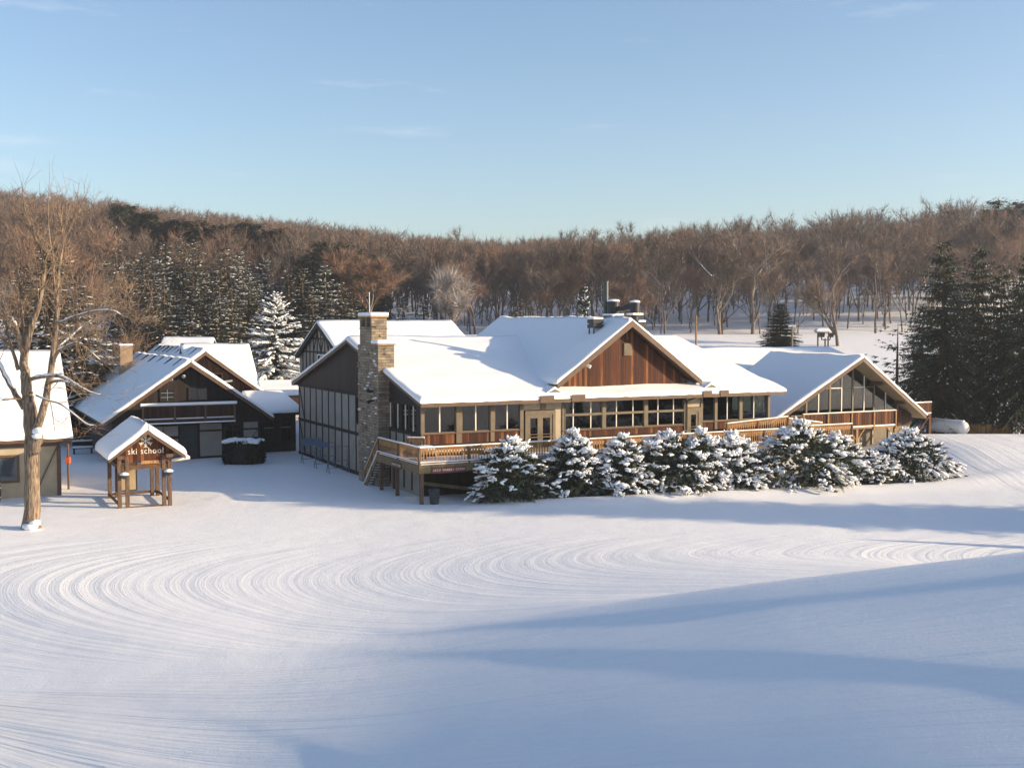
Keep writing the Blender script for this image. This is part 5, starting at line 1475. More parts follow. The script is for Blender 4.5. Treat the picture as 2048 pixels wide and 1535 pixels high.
    c = np.stack([rr * np.cos(a), rr * np.sin(a), h * (0.02 + 0.86 * t)], 1)
    nv.append(c[:, None] + r.normal(0, 0.13, (m_, 3, 3)))
    V = np.concatenate([np.asarray(x).reshape(-1, 3, 3) for x in nv]).reshape(-1, 3)
    b = MB(); b.tube([(0, 0, -0.3), (0, 0, h * 0.9)], [0.09, 0.02], 7)
    tm = b.mesh("trunk", MT['bark_dark'], True)
    fm = raw_mesh("crown", V, tris=np.arange(len(V)).reshape(-1, 3), mats=[MT['needle']])
    v, tt = blobs(np.concatenate(sc), np.concatenate(sf), np.concatenate(ss), 1, r, 0.25)
    return tm, fm, raw_mesh("snow", v, tris=tt, mats=[MT['tree_snow']], smooth=True)

# ---- snow laden spruces in front of the deck
HEDGE = [  # picture x of the stem, top y, half width px, seed, label
    (1022, 878, 74, 11, "bluish snow dusted spruce at the left end of the row before the deck"),
    (1146, 862, 66, 12, "tall snowy spruce with broad white tiers just right of the double door"),
    (1243, 872, 58, 13, "narrow pointed spruce before the deck rail, under the long window band"),
    (1338, 866, 82, 14, "spruce buried under a wide drooping sheet of snow in mid row"),
    (1402, 862, 52, 15, "slender snowy spruce rising before the single glass door"),
    (1462, 868, 78, 16, "rounded frosty spruce before the lodge's right corner windows"),
    (1598, 842, 96, 17, "largest spruce of the row, dark hollow centre and fat snow cushions"),
    (1672, 868, 70, 18, "spruce with fat snow cushions leaning against the largest one, before the lower railing"),
    (1742, 906, 60, 19, "lowest spruce of the row, rounded and heavy with snow, below the balcony"),
    (1818, 862, 76, 20, "dark spruce with snow clumps closing the row at the right end"),
]
for i, (px, ty, hw, sd, lab) in enumerate(HEDGE):
    X0 = (px - 1022) / (1818 - 1022)
    Yb = 69.4 + 9.0 * X0 + (0.5 if i % 2 else -0.1)
    base = at_y(px, 1000, Yb); zb = gz1(base.x, Yb) - 0.15
    top = at_y(px, ty, Yb).z
    h = top - zb; Rw = hw * Yb / F * 1.36
    ms3 = mound_spruce(sd, h, Rw, 0.38 if i == 0 else (0.5, 0.6, 0.7)[i % 3])
    make_tree("snowy_spruce", lab, "spruce", ms3, (base.x, Yb, zb), 0, 1.0, "snow laden spruces in front of the deck")

# ---- the heavily snowed spruce between chalet and lodge
p_ = at_y(551, 760, 131); zb = gz1(p_.x, 131)
ms3 = spruce_mesh(31, at_y(551, 588, 131).z - zb, 5.6, 26, 13, z0=0.02, p=0.72, dn=-16, sag=0.22, nstep=0.2, spray=0.5, snow=0.85, snow_sub=1, blob=0.27, snow_from=0.2)
make_tree("snowy_spruce", "pointed spruce thickly loaded with white snow between the chalet and the timbered house", "spruce", ms3, (p_.x, 131, zb))

# ---- snow dusted spruces behind the left buildings
SPV = [spruce_mesh(40 + i, 15, 3.0, 26, 8, z0=0.03, p=0.8, dn=-20, sag=0.3, nstep=0.28, spray=0.7, spray_w=0.35, snow=0.45, snow_sub=0, blob=0.15, snow_gap=1.4, hang=0.8, mats=('bark_dark', 'needle_brown', 'tree_snow')) for i in range(3)]
SPW = [spruce_mesh(50 + i, 12, 2.6, 22, 8, z0=0.03, p=0.75, dn=-14, sag=0.25, nstep=0.3, spray=0.7, spray_w=0.35, snow=0.7, snow_sub=0, blob=0.18, snow_gap=1.0, hang=0.6) for i in range(2)]
protos = {}
def place(name, key, meshes, label, cat, px, ty, Y, wpx, group, h0, r0, by=None):
    """stand a copy so that its tip is at picture height ty at distance Y"""
    p = at_y(px, 700, Y); zb = gz1(p.x, Y)
    h = at_y(px, ty, Y).z - zb
    s = h / h0; sw = (wpx / 2 * Y / F) / r0 if wpx else s
    rz = (px * 0.37) % 6.28
    if key not in protos:
        protos[key] = make_tree(name, label, cat, meshes, (p.x, Y, zb - 0.2), rz, (sw, sw, s), group)
        return protos[key]
    return dup(protos[key], (p.x, Y, zb - 0.2), rz, (sw, sw, s), label, group, cat)
LEFTSP = [  # px, top y, distance, width px, variant, snowy?, label
    (236, 448, 178, 52, 0, 0, "tall narrow snow flecked spruce standing alone above the others, left of the cluster"),
    (268, 505, 168, 60, 1, 0, "bronze spruce behind the barn roof, third from the bare tree"),
    (290, 500, 165, 64, 2, 0, "frosted spruce with rounded tip, leftmost in the dense cluster"),
    (330, 480, 180, 70, 1, 1, "white frosted spruce behind the cluster's left part"),
    (330, 560, 140, 84, 0, 0, "nearest spruce of the cluster, over the chalet's ridge, snow on every bough"),
    (372, 470, 172, 62, 2, 0, "dark green tipped spruce, tallest in the middle of the cluster"),
    (395, 476, 168, 60, 0, 0, "snow sided spruce right beside the tallest one"),
    (412, 540, 150, 70, 1, 0, "brown flecked spruce in front of the tallest pair"),
    (452, 492, 165, 78, 2, 0, "broad dark spruce with snowy right shoulder, centre of the cluster"),
    (480, 494, 176, 50, 0, 1, "slim frosted spruce peeping behind the broad central one"),
    (500, 545, 150, 72, 0, 0, "bronze spruce directly left of the heavily snowed one"),
    (530, 512, 185, 58, 0, 1, "bluish snowy spruce in shade, uphill of the cluster"),
    (495, 516, 188, 46, 1, 1, "small bluish spruce in shade next to its twin uphill"),
    (578, 536, 158, 64, 2, 0, "snow flecked spruce directly behind the heavily snowed one's tip"),
    (606, 530, 160, 66, 1, 0, "dusky spruce between the heavily snowed one and the pointed one"),
    (652, 522, 162, 56, 0, 1, "sharply pointed frosted spruce above the timbered house's gable"),
    (684, 560, 158, 56, 2, 0, "last spruce of the cluster, right of the pointed one above the roof"),
    (626, 575, 150, 56, 0, 0, "short spruce just left of the timbered house's gable"),
    (436, 590, 140, 64, 2, 0, "short bronze spruce low in the cluster above the brown house"),
    (806, 585, 150, 50, 1, 1, "small white dusted spruce behind the timbered house roof, left of two"),
    (848, 590, 152, 60, 0, 1, "small white dusted spruce behind the roof, right of its twin"),
    (100, 490, 110, 170, 2, 0, "big snow speckled spruce behind the bare tree at left"),
    (52, 520, 118, 150, 1, 0, "dark bronze spruce behind the cottage roof and bare tree"),
    (155, 560, 108, 130, 0, 0, "wide spruce with snowy tips right of the bare tree's trunk"),
    (1040, 595, 165, 50, 2, 0, "small bronze spruce on the slope just left of the cross gable's ridge"),
    (1062, 608, 162, 40, 0, 0, "smallest bronze spruce beside its taller neighbour over the lodge ridge"),
]
for k_, (px, ty, Y) in enumerate(((250, 560, 158), (282, 545, 172), (305, 530, 158), (352, 520, 166), (350, 580, 150), (388, 530, 160), (425, 520, 176), (440, 540, 156), (465, 560, 146), (512, 560, 168), (520, 600, 150), (560, 560, 172), (592, 570, 166), (630, 545, 172), (640, 590, 158), (668, 560, 172), (672, 600, 160), (704, 590, 166), (404, 590, 146), (378, 610, 142), (300, 600, 144), (262, 610, 146))):
    LEFTSP.append((px, ty, Y, 66, k_ % 3, k_ % 5 == 4, "snow flecked spruce among those filling the dense cluster behind the left roofs"))
for px, ty, Y, w, v, snowy, lab in LEFTSP:
    if snowy: place("spruce", "w%d" % (v % 2), SPW[v % 2], lab, "spruce", px, ty, Y, w * 1.9, "snow dusted spruces behind the buildings", 12, 2.6)
    else: place("spruce", "v%d" % v, SPV[v], lab, "spruce", px, ty, Y, w * 2.2, "snow dusted spruces behind the buildings", 15, 3.0)

# ---- big dark spruces at the right edge
BIG = [spruce_mesh(60 + i, 20, 4.2, 34, 9, z0=0.13, p=0.62, up_top=25, dn=-22, sag=0.35, nstep=0.24, spray=0.9, spray_w=0.35, snow=0.2, snow_sub=0, blob=0.14, snow_gap=2.4, hang=0.9, mats=('bark_dark', 'needle', 'tree_snow')) for i in range(3)]
for px, ty, Y, w, v, lab in (
    (1885, 478, 113, 190, 0, "tall dark spruce at the left of the big right hand stand, next to the house"),
    (1955, 482, 116, 150, 1, "dark spruce with snow flecks, second in the big stand above the tank"),
    (2000, 520, 112, 150, 2, "olive dark spruce above the wooden bins, bare trunk showing below"),
    (2055, 500, 110, 170, 0, "dark spruce cut by the photo's right edge"),
    (1925, 560, 122, 190, 2, "shorter dark spruce filling the gap behind the first two of the big stand"),
    (2035, 560, 124, 170, 1, "dark spruce standing behind the fallen log"),
    (1845, 600, 124, 130, 1, "lower dark spruce edging the stand, directly behind the side balcony")):
    place("big_spruce", "b%d" % v, BIG[v], lab, "spruce", px, ty, Y, w, "big dark spruces at the right edge", 20, 4.2)
# spruces outside the picture on the right whose shade falls over the run
e_ = on_ground(2040, 1094); t_az = (math.cos(R(SUN_AZ)), -math.sin(R(SUN_AZ)))
SH1 = (e_[0] + 9 * t_az[0], e_[1] + 9 * t_az[1]); SH2 = (e_[0] + 18 * t_az[0], e_[1] + 18 * t_az[1])
for k, (x, y, h, wd, lab) in enumerate(((42, 60.3, 15, 1.0, "dark spruce beyond the right edge, shortest of five in line beside the run"), (50, 59.2, 19, 1.3, "dark spruce beyond the right edge, second of five in line"), (58.5, 58.2, 22, 1.45, "dark spruce beyond the right edge, middle of five in line"), (68, 57, 24, 1.6, "dark spruce beyond the right edge, fourth of five in line"), (80, 55.4, 27, 1.7, "tallest dark spruce beyond the right edge, last of five in line"),
        (SH1[0], SH1[1], 5.0, 0.22, "small narrow spruce beside the run, beyond the right edge"), (SH2[0], SH2[1], 8.0, 0.26, "narrow spruce beside the run, beyond the right edge, behind the smallest"))):
    dup(protos["b%d" % (k % 3)], (x, y, gz1(x, y) - 0.2), k * 1.3, (wd, wd, h / 20), lab, "spruces beside the run")

# ---- lone conifers
place("spruce", "lone", spruce_mesh(70, 12, 4.0, 30, 15, z0=0.02, p=0.75, dn=-12, sag=0.2, nstep=0.25, spray=0.9, snow=0.0, mats=('bark_dark', 'needle', 'tree_snow')), "lone dark green spruce without snow beside the T shaped pole", "spruce", 1560, 602, 156, 100, None, 12, 4.0)
place("spruce", "green", spruce_mesh(71, 8, 2.2, 20, 12, z0=0.03, p=0.6, dn=-10, sag=0.15, nstep=0.2, spray=0.6, snow=0.3, snow_sub=0, blob=0.2, mats=('bark_dark', 'needle_pine', 'tree_snow')), "yellow green spruce with snowy right tips left of the roof flue", "spruce", 1165, 566, 135, 64, None, 8, 2.0)
ragged = spruce_mesh(72, 10, 3.6, 9, 5, z0=0.25, p=0.4, dn=0, sag=0.05, nstep=0.5, spray=0.7, snow=0.12, snow_sub=0, blob=0.2, mats=('bark_dark', 'needle_pine', 'tree_snow'))
place("pine", "ragged", ragged, "ragged open pine with long level boughs between the house and the big spruces", "pine", 1795, 640, 128, 170, None, 10, 3.6)
# ---- pines on the left skyline and mid slope
PIN = [spruce_mesh(80 + i, 14, 3.4, 17, 11, z0=0.2, p=0.5, up_top=35, dn=-5, sag=0.1, nstep=0.4, spray=1.2, snow=0.0, mats=('bark_dark', 'needle_pine', 'tree_snow')) for i in range(2)]
r1 = random.Random(4)
pine_spots = []
for i in range(34):
    x = 238 + i * 10.2 + r1.uniform(-5, 5)
    sky_y = np.interp(x, TOPX, TOPY)
    pine_spots.append((x, sky_y + r1.uniform(2, 40) * (1 if i > 6 else 0.6) + (0 if x > 300 else -6), r1.uniform(345, 410), r1.uniform(20, 30)))
for i in range(18):
    x = 565 + i * 11.5 + r1.uniform(-5, 5)
    pine_spots.append((x, 480 + 22 * abs((x - 660) / 100) + r1.uniform(-5, 26), r1.uniform(180, 193), r1.uniform(60, 84)))
for x, y, d, w in ((1895, 418, 262, 60), (1985, 398, 250, 90), (2030, 400, 255, 90), (2085, 392, 250, 100), (1960, 440, 240, 80)): pine_spots.append((x, y, d, w))
for k, (x, ty, Y, w) in enumerate(pine_spots):
    far = x < 600
    lab = "green pine among brown woods near the left skyline" if far else ("dark green pine in the clump on the slope above the lodge chimney" if x < 1000 else "dark pine on the right skyline above the big spruces")
    grp = "pines near the left skyline" if far else ("pines on the middle slope" if x < 1000 else "pines on the right skyline")
    if far:
        for Y in np.arange(230, 430, 4.0):
            p = at_y(x, ty, Y)
            if p.z - gz1(p.x, Y) < 18.5: break
        w = 9.5 / Y * F / 1.15
    place("pine", "pine%d" % (k % 2), PIN[k % 2], lab, "pine", x, ty, Y, w, grp, 14, 3.2)

# ---- bare trees
def branch_tree(seed, h, trunk_r, spread=0.5, depth=4, fork=0.35, twig_n=500, twig_l=1.2, twig_w=0.03, segs=4, snow=0.0, crown_base=0.35, flat=False):
    r = random.Random(seed)
    tb = MB(); tips = []; sn = MB()
    def grow(p, d, L, rad, lev):
        n = 3 if lev < 2 else 2
        pts = [p]; dd = d.copy()
        for i in range(n):
            dd = (dd + Vector((r.uniform(-1, 1), r.uniform(-1, 1), r.uniform(-0.5, 0.9))) * 0.13).normalized()
            pts.append(pts[-1] + dd * (L / n))
        rr = [rad * (1 - 0.45 * i / n) for i in range(n + 1)]
        tb.tube(pts, rr, segs if lev > 0 else segs + 2, cap=False)
        if snow and lev >= 1 and lev <= 3 and r.random() < snow and abs(dd.z) < 0.85:
            sn.tube([q + Vector((0, 0, rr[k] * 0.75)) for k, q in enumerate(pts)], [x * 0.7 for x in rr], 4, cap=False)
        if lev >= 2: tips.extend([(q, dd.copy(), L) for q in pts[1:]])
        if lev >= depth: return
        k = r.choice((2, 3)) if lev > 0 else r.choice((3, 4))
        for j in range(k):
            a = r.uniform(0, 6.283)
            q = pts[-1] if (lev > 0 and j < 2) or j == 0 else pts[r.randint(1, n)]
            axis = Vector((math.cos(a), math.sin(a), 0))
            nd_ = (dd + axis * spread * r.uniform(0.6, 1.4) + Vector((0, 0, 0.18))).normalized()
            grow(q, nd_, L * r.uniform(0.6, 0.85) * (0.75 if lev == 0 else 1), rad * (0.62 if j else 0.7), lev + 1)
    grow(Vector((0, 0, -0.3)), Vector((0, 0, 1)), h * crown_base + 0.3, trunk_r, 0)
    zmax = max(q[0].z for q in tips)
    rg = np.random.default_rng(seed)
    sel = rg.integers(0, len(tips), twig_n)
    P = np.array([tips[i][0] for i in sel]); D = np.array([tips[i][1] for i in sel])
    D = D + rg.normal(0, 0.6, D.shape) + np.array([0, 0, 0.25]); D /= np.linalg.norm(D, axis=1, keepdims=True)
    Lr = twig_l * rg.uniform(0.5, 1.3, twig_n)
    sd = np.cross(D, rg.normal(0, 1, D.shape)); sd /= np.linalg.norm(sd, axis=1, keepdims=True)
    E = P + D * Lr[:, None]
    T = np.stack([P - sd * twig_w / 2, P + sd * twig_w / 2, E], 1)
    M2 = P + D * (Lr * 0.45)[:, None]; E2 = M2 + (D + rg.normal(0, 0.5, D.shape)) * (Lr * 0.55)[:, None]
    T2 = np.stack([M2 - sd * twig_w / 2.5, M2 + sd * twig_w / 2.5, E2], 1)
    k = h / max(zmax, 1e-3)
    tw = np.concatenate([T, T2]).reshape(-1, 3) * k
    tv = np.array(tb.v) * k
    sv = (np.array(sn.v) * k, sn.f) if sn.v else None
    return tv, tb.f, tw, sv

def bare_meshes(seed, h, tr, bark, twig, **kw):
    tv, tf, tw, sv = branch_tree(seed, h, tr, **kw)
    tm = raw_mesh("trunk", tv, quads=[f for f in tf if len(f) == 4], mats=[MT[bark]], smooth=True)
    cm = raw_mesh("crown", tw, tris=np.arange(len(tw)).reshape(-1, 3), mats=[MT[twig]])
    sm = raw_mesh("snow", sv[0], quads=[f for f in sv[1] if len(f) == 4], mats=[MT['tree_snow']]) if sv else None
    return tm, cm, sm
BARE = [bare_meshes(100 + i, 15, 0.15 + 0.025 * (i % 3), 'bark_far', ('twig_far', 'twig_far', 'twig_rust')[i % 3], spread=0.5 + 0.08 * (i % 4), twig_n=2300, twig_l=1.05, twig_w=0.034, snow=0.3, crown_base=0.36 + 0.05 * (i % 3)) for i in range(8)]
BARE_PROTO = []
r2 = random.Random(12)
spots = []
tries = 0
while len(spots) < 620 and tries < 90000:
    tries += 1
    px = r2.uniform(930, 2110); Y = 184 + 150 * r2.random() ** 1.25
    X = (px - CX) / F * Y
    Dc, Zc = crest(np.array(X), np.array(Y))
    if Y > Dc + 6: continue
    if 1480 < px and Y < 190 and r2.random() < 0.4: continue
    if any((X - a) ** 2 + (Y - b_) ** 2 < (1.7 + 0.006 * Y) ** 2 for a, b_ in spots): continue
    spots.append((X, Y))
spots.sort(key=lambda q: q[1])
near, rest = spots[:290], spots[290:]
for k, (X, Y) in enumerate(near):
    v = r2.randrange(8); s = r2.uniform(0.62, 1.06)
    lab = "bare brown hardwood tree in the wood on the right hillside"
    z = gz1(X, Y) - 0.2
    if k < 8:
        BARE_PROTO.append(make_tree("bare_tree", lab, "tree", BARE[k], (X, Y, z), r2.uniform(0, 6.28), s, "bare trees on the right hillside"))
    else:
        dup(BARE_PROTO[v], (X, Y, z), r2.uniform(0, 6.28), (s, s, s * r2.uniform(0.92, 1.12)))

# single bare trees one can tell apart
def solo(px, by, ty, Y, seed, label, wscale=1.0, bark='bark_far', twig='twig_far', name="bare_tree", cat="tree", **kw):
    p = at_y(px, by, Y); zb = gz1(p.x, Y)
    h = at_y(px, ty, Y).z - zb
    make_tree(name, label, cat, bare_meshes(seed, h, kw.pop('tr', 0.22), bark, twig, **kw), (p.x, Y, zb - 0.1), 0, (wscale, wscale, 1))
solo(1676, 690, 500, 160, 201, "forked grey tree rising behind the glass fronted house, snow on its limbs", 1.0, twig='twig_far', spread=0.5, twig_n=1600, twig_l=1.4, twig_w=0.03, snow=0.6, crown_base=0.25, tr=0.17)
solo(1268, 655, 562, 172, 202, "small rust coloured tree with dense round crown behind the roof fans", 1.15, twig='twig_rust', spread=0.7, twig_n=2600, twig_l=1.0, twig_w=0.03, crown_base=0.2, tr=0.1)
solo(748, 640, 505, 168, 203, "wide rust brown tree with fine rounded crown behind the chimney", 1.25, twig='twig_rust', spread=0.7, depth=5, twig_n=7000, twig_l=0.8, twig_w=0.026, crown_base=0.2, tr=0.16)
solo(950, 650, 535, 180, 204, "oval rust brown crown left of the lodge's cross gable ridge", 1.0, twig='twig_rust', spread=0.55, depth=5, twig_n=5000, twig_l=0.8, twig_w=0.026, crown_base=0.2, tr=0.14)
solo(1120, 640, 530, 185, 205, "rounded rust brown tree behind the yellow green spruce", 1.15, twig='twig_rust', spread=0.65, depth=5, twig_n=5000, twig_l=0.8, twig_w=0.026, crown_base=0.2, tr=0.14)
solo(905, 640, 556, 150, 206, "white frosted round tree behind the timbered house roof", 0.85, 'bark_far', 'twig_frost', spread=0.7, twig_n=2800, twig_l=0.9, twig_w=0.035, snow=0.5, crown_base=0.16, tr=0.12)
solo(1330, 655, 510, 180, 207, "leaning snow streaked tree at the wood's edge right of the red gable", 1.0, spread=0.45, twig_n=1000, twig_l=1.1, snow=0.9, crown_base=0.35, tr=0.17)
solo(1440, 668, 470, 178, 208, "stout brown oak at the wood's edge above the low wing", 1.25, spread=0.65, twig_n=2200, twig_l=1.3, twig_w=0.04, snow=0.3, crown_base=0.3, tr=0.22)
solo(1505, 670, 468, 182, 209, "broad oak with dark twin trunks left of the lone dark spruce", 1.2, spread=0.65, twig_n=2200, twig_l=1.3, twig_w=0.04, snow=0.3, crown_base=0.28, tr=0.22)
solo(195, 640, 470, 150, 210, "brown bare tree between the big bare tree and the spruce cluster", 1.1, twig='twig_rust', spread=0.6, twig_n=2600, twig_l=1.4, twig_w=0.035, crown_base=0.25, tr=0.16)
solo(20, 640, 470, 140, 211, "rust brown bare tree at the left edge behind the cottage", 1.2, twig='twig_rust', spread=0.7, twig_n=2600, twig_l=1.4, twig_w=0.035, crown_base=0.25, tr=0.16)
solo(225, 690, 560, 120, 212, "thin bare tree behind the brown house's brick chimney", 1.2, twig='twig', spread=0.7, twig_n=1800, twig_l=1.1, twig_w=0.022, crown_base=0.25, tr=0.1)

# ---- the far wood on the hills: one mass nobody could count
FW = []
for i in range(5):
    tv, tf, tw, _ = branch_tree(300 + i, 13, 0.16, spread=0.55, depth=3, twig_n=420, twig_l=1.15, twig_w=0.046, segs=3, crown_base=0.35)
    q = np.array([f for f in tf if len(f) == 4])
    FW.append((tv, q, tw))
r3 = np.random.default_rng(21)
fv, fq, ft, fqm, ftm = [], [], [], [], []
off = 0
cand = []
while len(cand) < 2700:
    px = r3.uniform(-330, 1420); Y = 195 + 265 * r3.uniform() ** 0.8
    X = (px - CX) / F * Y
    Dc, Zc = crest(np.array(X), np.array(Y))
    if Y > Dc + 8: continue
    if px > 930 and Y < 345: continue
    if px > 1150 and Y < 300: continue
    cand.append((X, Y))
cand += rest
cand = np.array(cand)
cz = ground_z(cand[:, 0], cand[:, 1])
for (X, Y), z in zip(cand, cz):
    tv, q, tw = FW[r3.integers(0, 5)]
    a = r3.uniform(0, 6.28); s = r3.uniform(0.62, 1.22); w_ = s * r3.uniform(0.85, 1.35)
    ca, sa = math.cos(a), math.sin(a)
    def X_(v):
        return np.stack([(v[:, 0] * ca - v[:, 1] * sa) * w_ + X, (v[:, 0] * sa + v[:, 1] * ca) * w_ + Y, v[:, 2] * s + z - 0.2], 1)
    A1, A2 = X_(tv), X_(tw)
    fv += [A1, A2]
    fq.append(q + off); off += len(A1)
    ft.append(np.arange(len(A2)).reshape(-1, 3) + off); off += len(A2)
    ftm.append(np.full(len(A2) // 3, 2 if r3.uniform() < 0.45 else 1, np.int32))
FQ = np.concatenate(fq); FT = np.concatenate(ft)
fme = raw_mesh("far_wood", np.concatenate(fv), tris=FT, quads=FQ, mats=[MT['bark_far'], MT['twig_far'], MT['twig_rust']], tri_m=np.concatenate(ftm), quad_m=np.zeros(len(FQ), np.int32))
fw_ = link("far_wood", fme)
fw_['kind'] = 'stuff'; fw_['label'] = "far brown leafless wood covering the hills on the skyline"; fw_['category'] = "wood"

# ---- the big bare tree at the left
HY = 60.0
HB = at_y(62, 1056, HY)
HB.z = gz1(HB.x, HY) - 0.1
def hp(px, py, dy=0.0):
    p = at_y(px, py, HY + dy); return p - HB
hero = thing("bare_tree", "big bare forked tree with snow on its limbs in the left foreground", "tree", HB)
KS = HY / F
LIMBS = [  # points (px, py, depth), start radius px, end radius px
    ([(62, 1062, 0), (62, 1040, 0), (63, 960, 0), (63, 890, 0), (60, 830, 0), (56, 790, 0)], [21, 18, 16, 16, 15, 12]),
    ([(56, 790, 0), (53, 760, 0), (47, 735, .2), (50, 705, .4), (60, 660, .5), (72, 625, .5), (82, 590, .6), (88, 545, .6), (88, 520, .6)], [12, 11, 9.5, 8.5, 7.5, 6, 5, 4.2, 3.6]),
    ([(88, 520, .6), (80, 497, .5), (68, 468, .3), (56, 440, .2), (48, 410, .1), (45, 375, 0)], [3.4, 2.8, 2.3, 1.8, 1.2, .7]),
    ([(88, 520, .6), (104, 492, .8), (120, 463, 1), (137, 446, 1.2), (155, 428, 1.4), (168, 405, 1.6)], [3, 2.5, 2.1, 1.7, 1.2, .7]),
    ([(66, 880, -.2), (76, 850, -.3), (88, 815, -.4), (97, 770, -.4), (104, 725, -.4), (109, 680, -.4), (113, 630, -.3), (115, 580, -.2), (119, 530, 0), (126, 485, .2), (122, 440, .3), (128, 400, .4)], [9, 8.5, 8, 7.2, 6.6, 6, 5, 4, 3, 2.2, 1.6, .8]),
    ([(115, 600, -.2), (108, 560, -.4), (107, 520, -.5), (100, 480, -.5), (96, 430, -.6), (98, 380, -.6)], [2.6, 2.2, 1.8, 1.4, 1, .6]),
    ([(68, 900, -.4), (74, 880, -.5), (77, 862, -.6)], [13, 12, 10]),
    ([(104, 730, -.4), (113, 708, -.8), (128, 696, -1.2), (158, 686, -1.8), (180, 703, -2.2), (200, 720, -2.5), (222, 728, -2.8)], [5, 4.2, 3.6, 3, 2.4, 1.8, 1]),
    ([(62, 758, -.3), (85, 753, -.8), (118, 752, -1.3), (145, 765, -1.8), (166, 778, -2.2), (190, 787, -2.5), (205, 790, -2.7)], [4.4, 4, 3.6, 3.2, 2.5, 1.5, .8]),
    ([(100, 765, -.4), (112, 762, -1), (128, 762, -1.6), (150, 772, -2.1), (170, 783, -2.6)], [3, 2.7, 2.4, 2, 1.2]),
    ([(112, 650, -.3), (128, 642, -.6), (150, 633, -.9), (190, 622, -1.3), (226, 621, -1.7), (246, 633, -1.9)], [3.2, 2.8, 2.4, 2, 1.5, .8]),
    ([(110, 700, -.4), (140, 675, 0), (170, 650, .4), (200, 632, .8), (235, 626, 1)], [2.6, 2.2, 1.8, 1.4, .8]),
    ([(48, 815, .2), (32, 790, .4), (14, 758, .6), (3, 735, .8), (-14, 700, 1), (-25, 650, 1.2)], [6.5, 6, 5.4, 4.8, 4, 2.5]),
    ([(51, 720, .2), (40, 692, 0), (36, 665, -.2), (28, 645, -.4), (17, 634, -.5), (6, 645, -.7), (-8, 662, -.9)], [5, 4.4, 3.8, 3.4, 3, 2.4, 1.4]),
    ([(37, 740, .2), (28, 710, .2), (20, 685, .2), (14, 660, .2), (8, 630, .3), (2, 590, .4)], [4.4, 3.8, 3.2, 2.4, 1.8, 1]),
    ([(50, 798, -.2), (28, 797, -.6), (8, 798, -1), (-10, 806, -1.4)], [2.4, 2, 1.6, 1]),
    ([(48, 720, .4), (47, 680, .6), (44, 640, .8), (42, 600, .9), (40, 560, 1), (28, 520, 1.1), (15, 500, 1.2)], [5.4, 4.6, 3.6, 2.8, 2.2, 1.6, .9]),
    ([(72, 790, -.5), (95, 800, -1), (122, 808, -1.5), (150, 830, -1.9), (175, 848, -2.3), (192, 850, -2.5)], [2, 1.8, 1.6, 1.3, 1, .6]),
    ([(95, 780, -.6), (102, 810, -1), (106, 835, -1.2), (110, 865, -1.4)], [1.3, 1.1, .9, .5]),
]
tb, sb_, tips = MB(), MB(), []
rh_ = random.Random(77)
for pts, rad in LIMBS:
    P = [hp(*q) for q in pts]; rr = [x * KS * 0.92 for x in rad]
    # smooth the limb with extra points
    P2, R2 = [], []
    for i in range(len(P) - 1):
        p0 = P[max(i - 1, 0)]; p1 = P[i]; p2 = P[i + 1]; p3 = P[min(i + 2, len(P) - 1)]
        for k in range(3):
            t = k / 3
            P2.append(0.5 * ((2 * p1) + (p2 - p0) * t + (2 * p0 - 5 * p1 + 4 * p2 - p3) * t * t + (3 * p1 - p0 - 3 * p2 + p3) * t ** 3)); R2.append(rr[i] * (1 - t) + rr[i + 1] * t)
    P2.append(P[-1]); R2.append(rr[-1])
    P2 = [q + Vector((rh_.gauss(0, .08), rh_.gauss(0, .08), rh_.gauss(0, .08))) * R2[i] for i, q in enumerate(P2)]
    tb.tube(P2, R2, 14 if R2[0] > .3 else 8)
    for i in range(1, len(P2)):
        d = (P2[i] - P2[i - 1]).normalized()
        if i > len(P2) * 0.25 and R2[i] < 0.16: tips.append((P2[i], d, R2[i]))
    # snow along the upper side, on the windward limbs
    run = []; runs = []
    for i in range(1, len(P2) - 1):
        d = (P2[i + 1] - P2[i - 1]).normalized()
        ok = R2[i] < 0.3 and (abs(d.z) < 0.93) and rh_.random() < 0.9 and P2[i].z < 12
        if ok: run.append(i)
        elif run: runs.append(run); run = []
    if run: runs.append(run)
    for q in runs:
        if len(q) < 3: continue
        off_ = []
        for i in q:
            d = (P2[i + 1] - P2[i - 1]).normalized()
            u = Vector((0.25, -0.35, 1)); u = (u - d * u.dot(d)).normalized()
            off_.append(P2[i] + u * R2[i] * 0.8)
        rs = [max(0.035, R2[i] * 0.82) * rh_.uniform(0.75, 1.15) for i in q]; rs[0] *= .4; rs[-1] *= .4
        sb_.tube(off_, rs, 8)
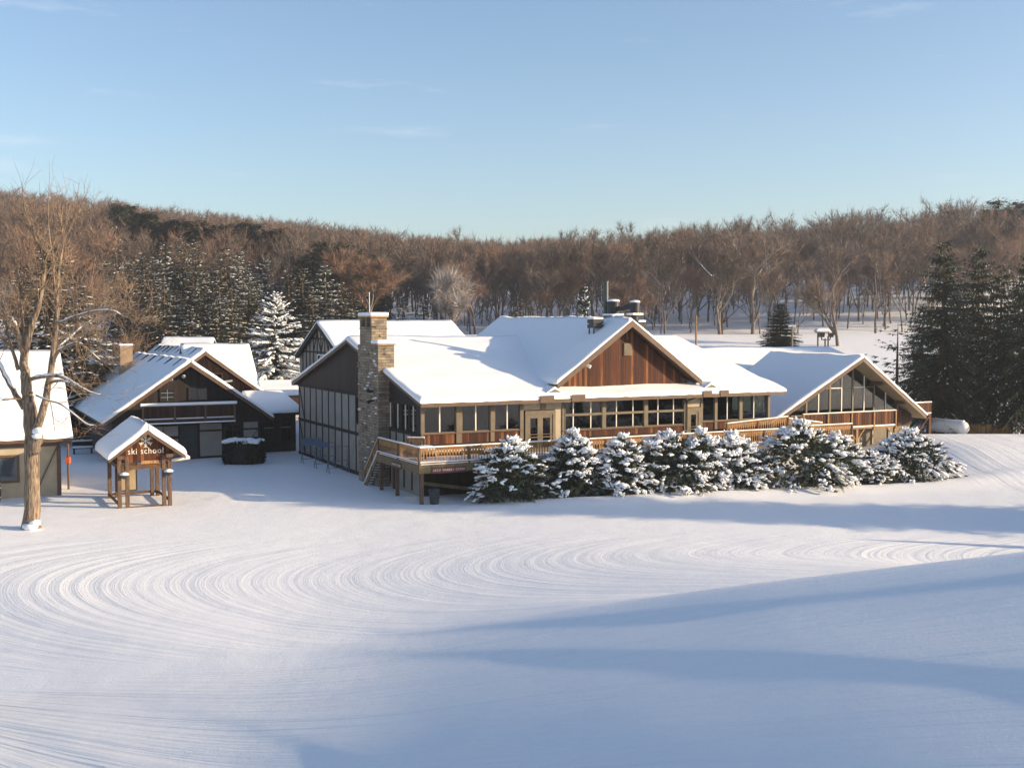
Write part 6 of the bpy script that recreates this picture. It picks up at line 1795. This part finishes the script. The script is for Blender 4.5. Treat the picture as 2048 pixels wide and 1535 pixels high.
# snow lodged in the broken fork and at the foot
for c, s_ in (((79, 862, -.9), .3), ((74, 872, -1.0), .22), ((70, 1045, -.55), .25), ((52, 1052, -.5), .2), ((62, 1054, -.6), .3)):
    v, t = blobs(np.array([hp(*c)]), np.array([[1, 0.1, 0.]]), np.array([[s_ * 1.2, s_ * .8, s_ * .7]]), 1, np.random.default_rng(int(s_ * 99)), .15)
    sb_.add(v, [tuple(q) for q in t])
tw = []
def sprout(p, d, L, rad, lev):
    n = 3; pts = [p]; dd = d.copy()
    for i in range(n):
        dd = (dd + Vector((rh_.gauss(0, 1), rh_.gauss(0, 1), rh_.gauss(0.25, .8))) * 0.16).normalized(); pts.append(pts[-1] + dd * L / n)
    tb.tube(pts, [rad * (1 - .22 * i) for i in range(n + 1)], 4 if rad > .02 else 3, cap=False)
    if pts[-1].z + HB.z > 18.6 - 1.2 * abs(rh_.gauss(0, 1)): return
    for q in pts[1:]: tw.append((q, dd.copy(), L))
    if lev < 2:
        for _ in range(rh_.choice((2, 3))):
            q = pts[rh_.randint(1, n)]
            nd_ = (dd + Vector((rh_.gauss(0, 1), rh_.gauss(0, 1), rh_.gauss(.25, .7))) * .6).normalized()
            sprout(q, nd_, L * rh_.uniform(.5, .8), rad * .6, lev + 1)
for p, d, rad in tips:
    hi = p.z > 9
    for _ in range(2 if hi and rh_.random() < 0.55 else 1):
        if not hi and rh_.random() < 0.45: continue
        nd_ = (d + Vector((rh_.gauss(0, 1), rh_.gauss(0, 1), rh_.gauss(.35 if hi else 0, .5))) * .75).normalized()
        sprout(p, nd_, (rh_.uniform(1.0, 2.0) if hi else rh_.uniform(.7, 1.6)), max(.012, min(rad * .5, .035)), 0)
rg = np.random.default_rng(8)
NT = 3200
sel = rg.integers(0, len(tw), NT)
P = np.array([tw[i][0] for i in sel]); D = np.array([tw[i][1] for i in sel]); hi = (P[:, 2] > 8)
keep = hi | (rg.uniform(0, 1, NT) < 0.45)
P, D = P[keep], D[keep]; NT = len(P)
D = D + rg.normal(0, .55, D.shape) + np.array([0, 0, .2]); D /= np.linalg.norm(D, axis=1, keepdims=True)
Lr = rg.uniform(.3, .95, NT)
sd = np.cross(D, rg.normal(0, 1, D.shape)); sd /= np.linalg.norm(sd, axis=1, keepdims=True)
V = np.stack([P - sd * .007, P + sd * .007, P + D * Lr[:, None]], 1).reshape(-1, 3)
tb.build("trunk", 'bark', hero, smooth=True)
link("crown", raw_mesh("crown", V, tris=np.arange(len(V)).reshape(-1, 3), mats=[MT['twig']]), hero)
sb_.build("snow", 'tree_snow', hero, smooth=True)

# ---------------------------------------------------------------- thin cold haze over the valley
m, nt, p = new_mat("haze")
nt.nodes.remove(p)
pv = nd(nt, "ShaderNodeVolumePrincipled")
pv.inputs['Color'].default_value = (0.82, 0.88, 1.0, 1)
pv.inputs['Density'].default_value = 0.0003
pv.inputs['Anisotropy'].default_value = 0.2
nt.links.new(pv.outputs[0], nt.nodes['Material Output'].inputs['Volume'])
b = MB(); b.box(-905, 905, -45, 1505, -8, 75)
hz = b.build("haze", m)
hz['kind'] = 'stuff'
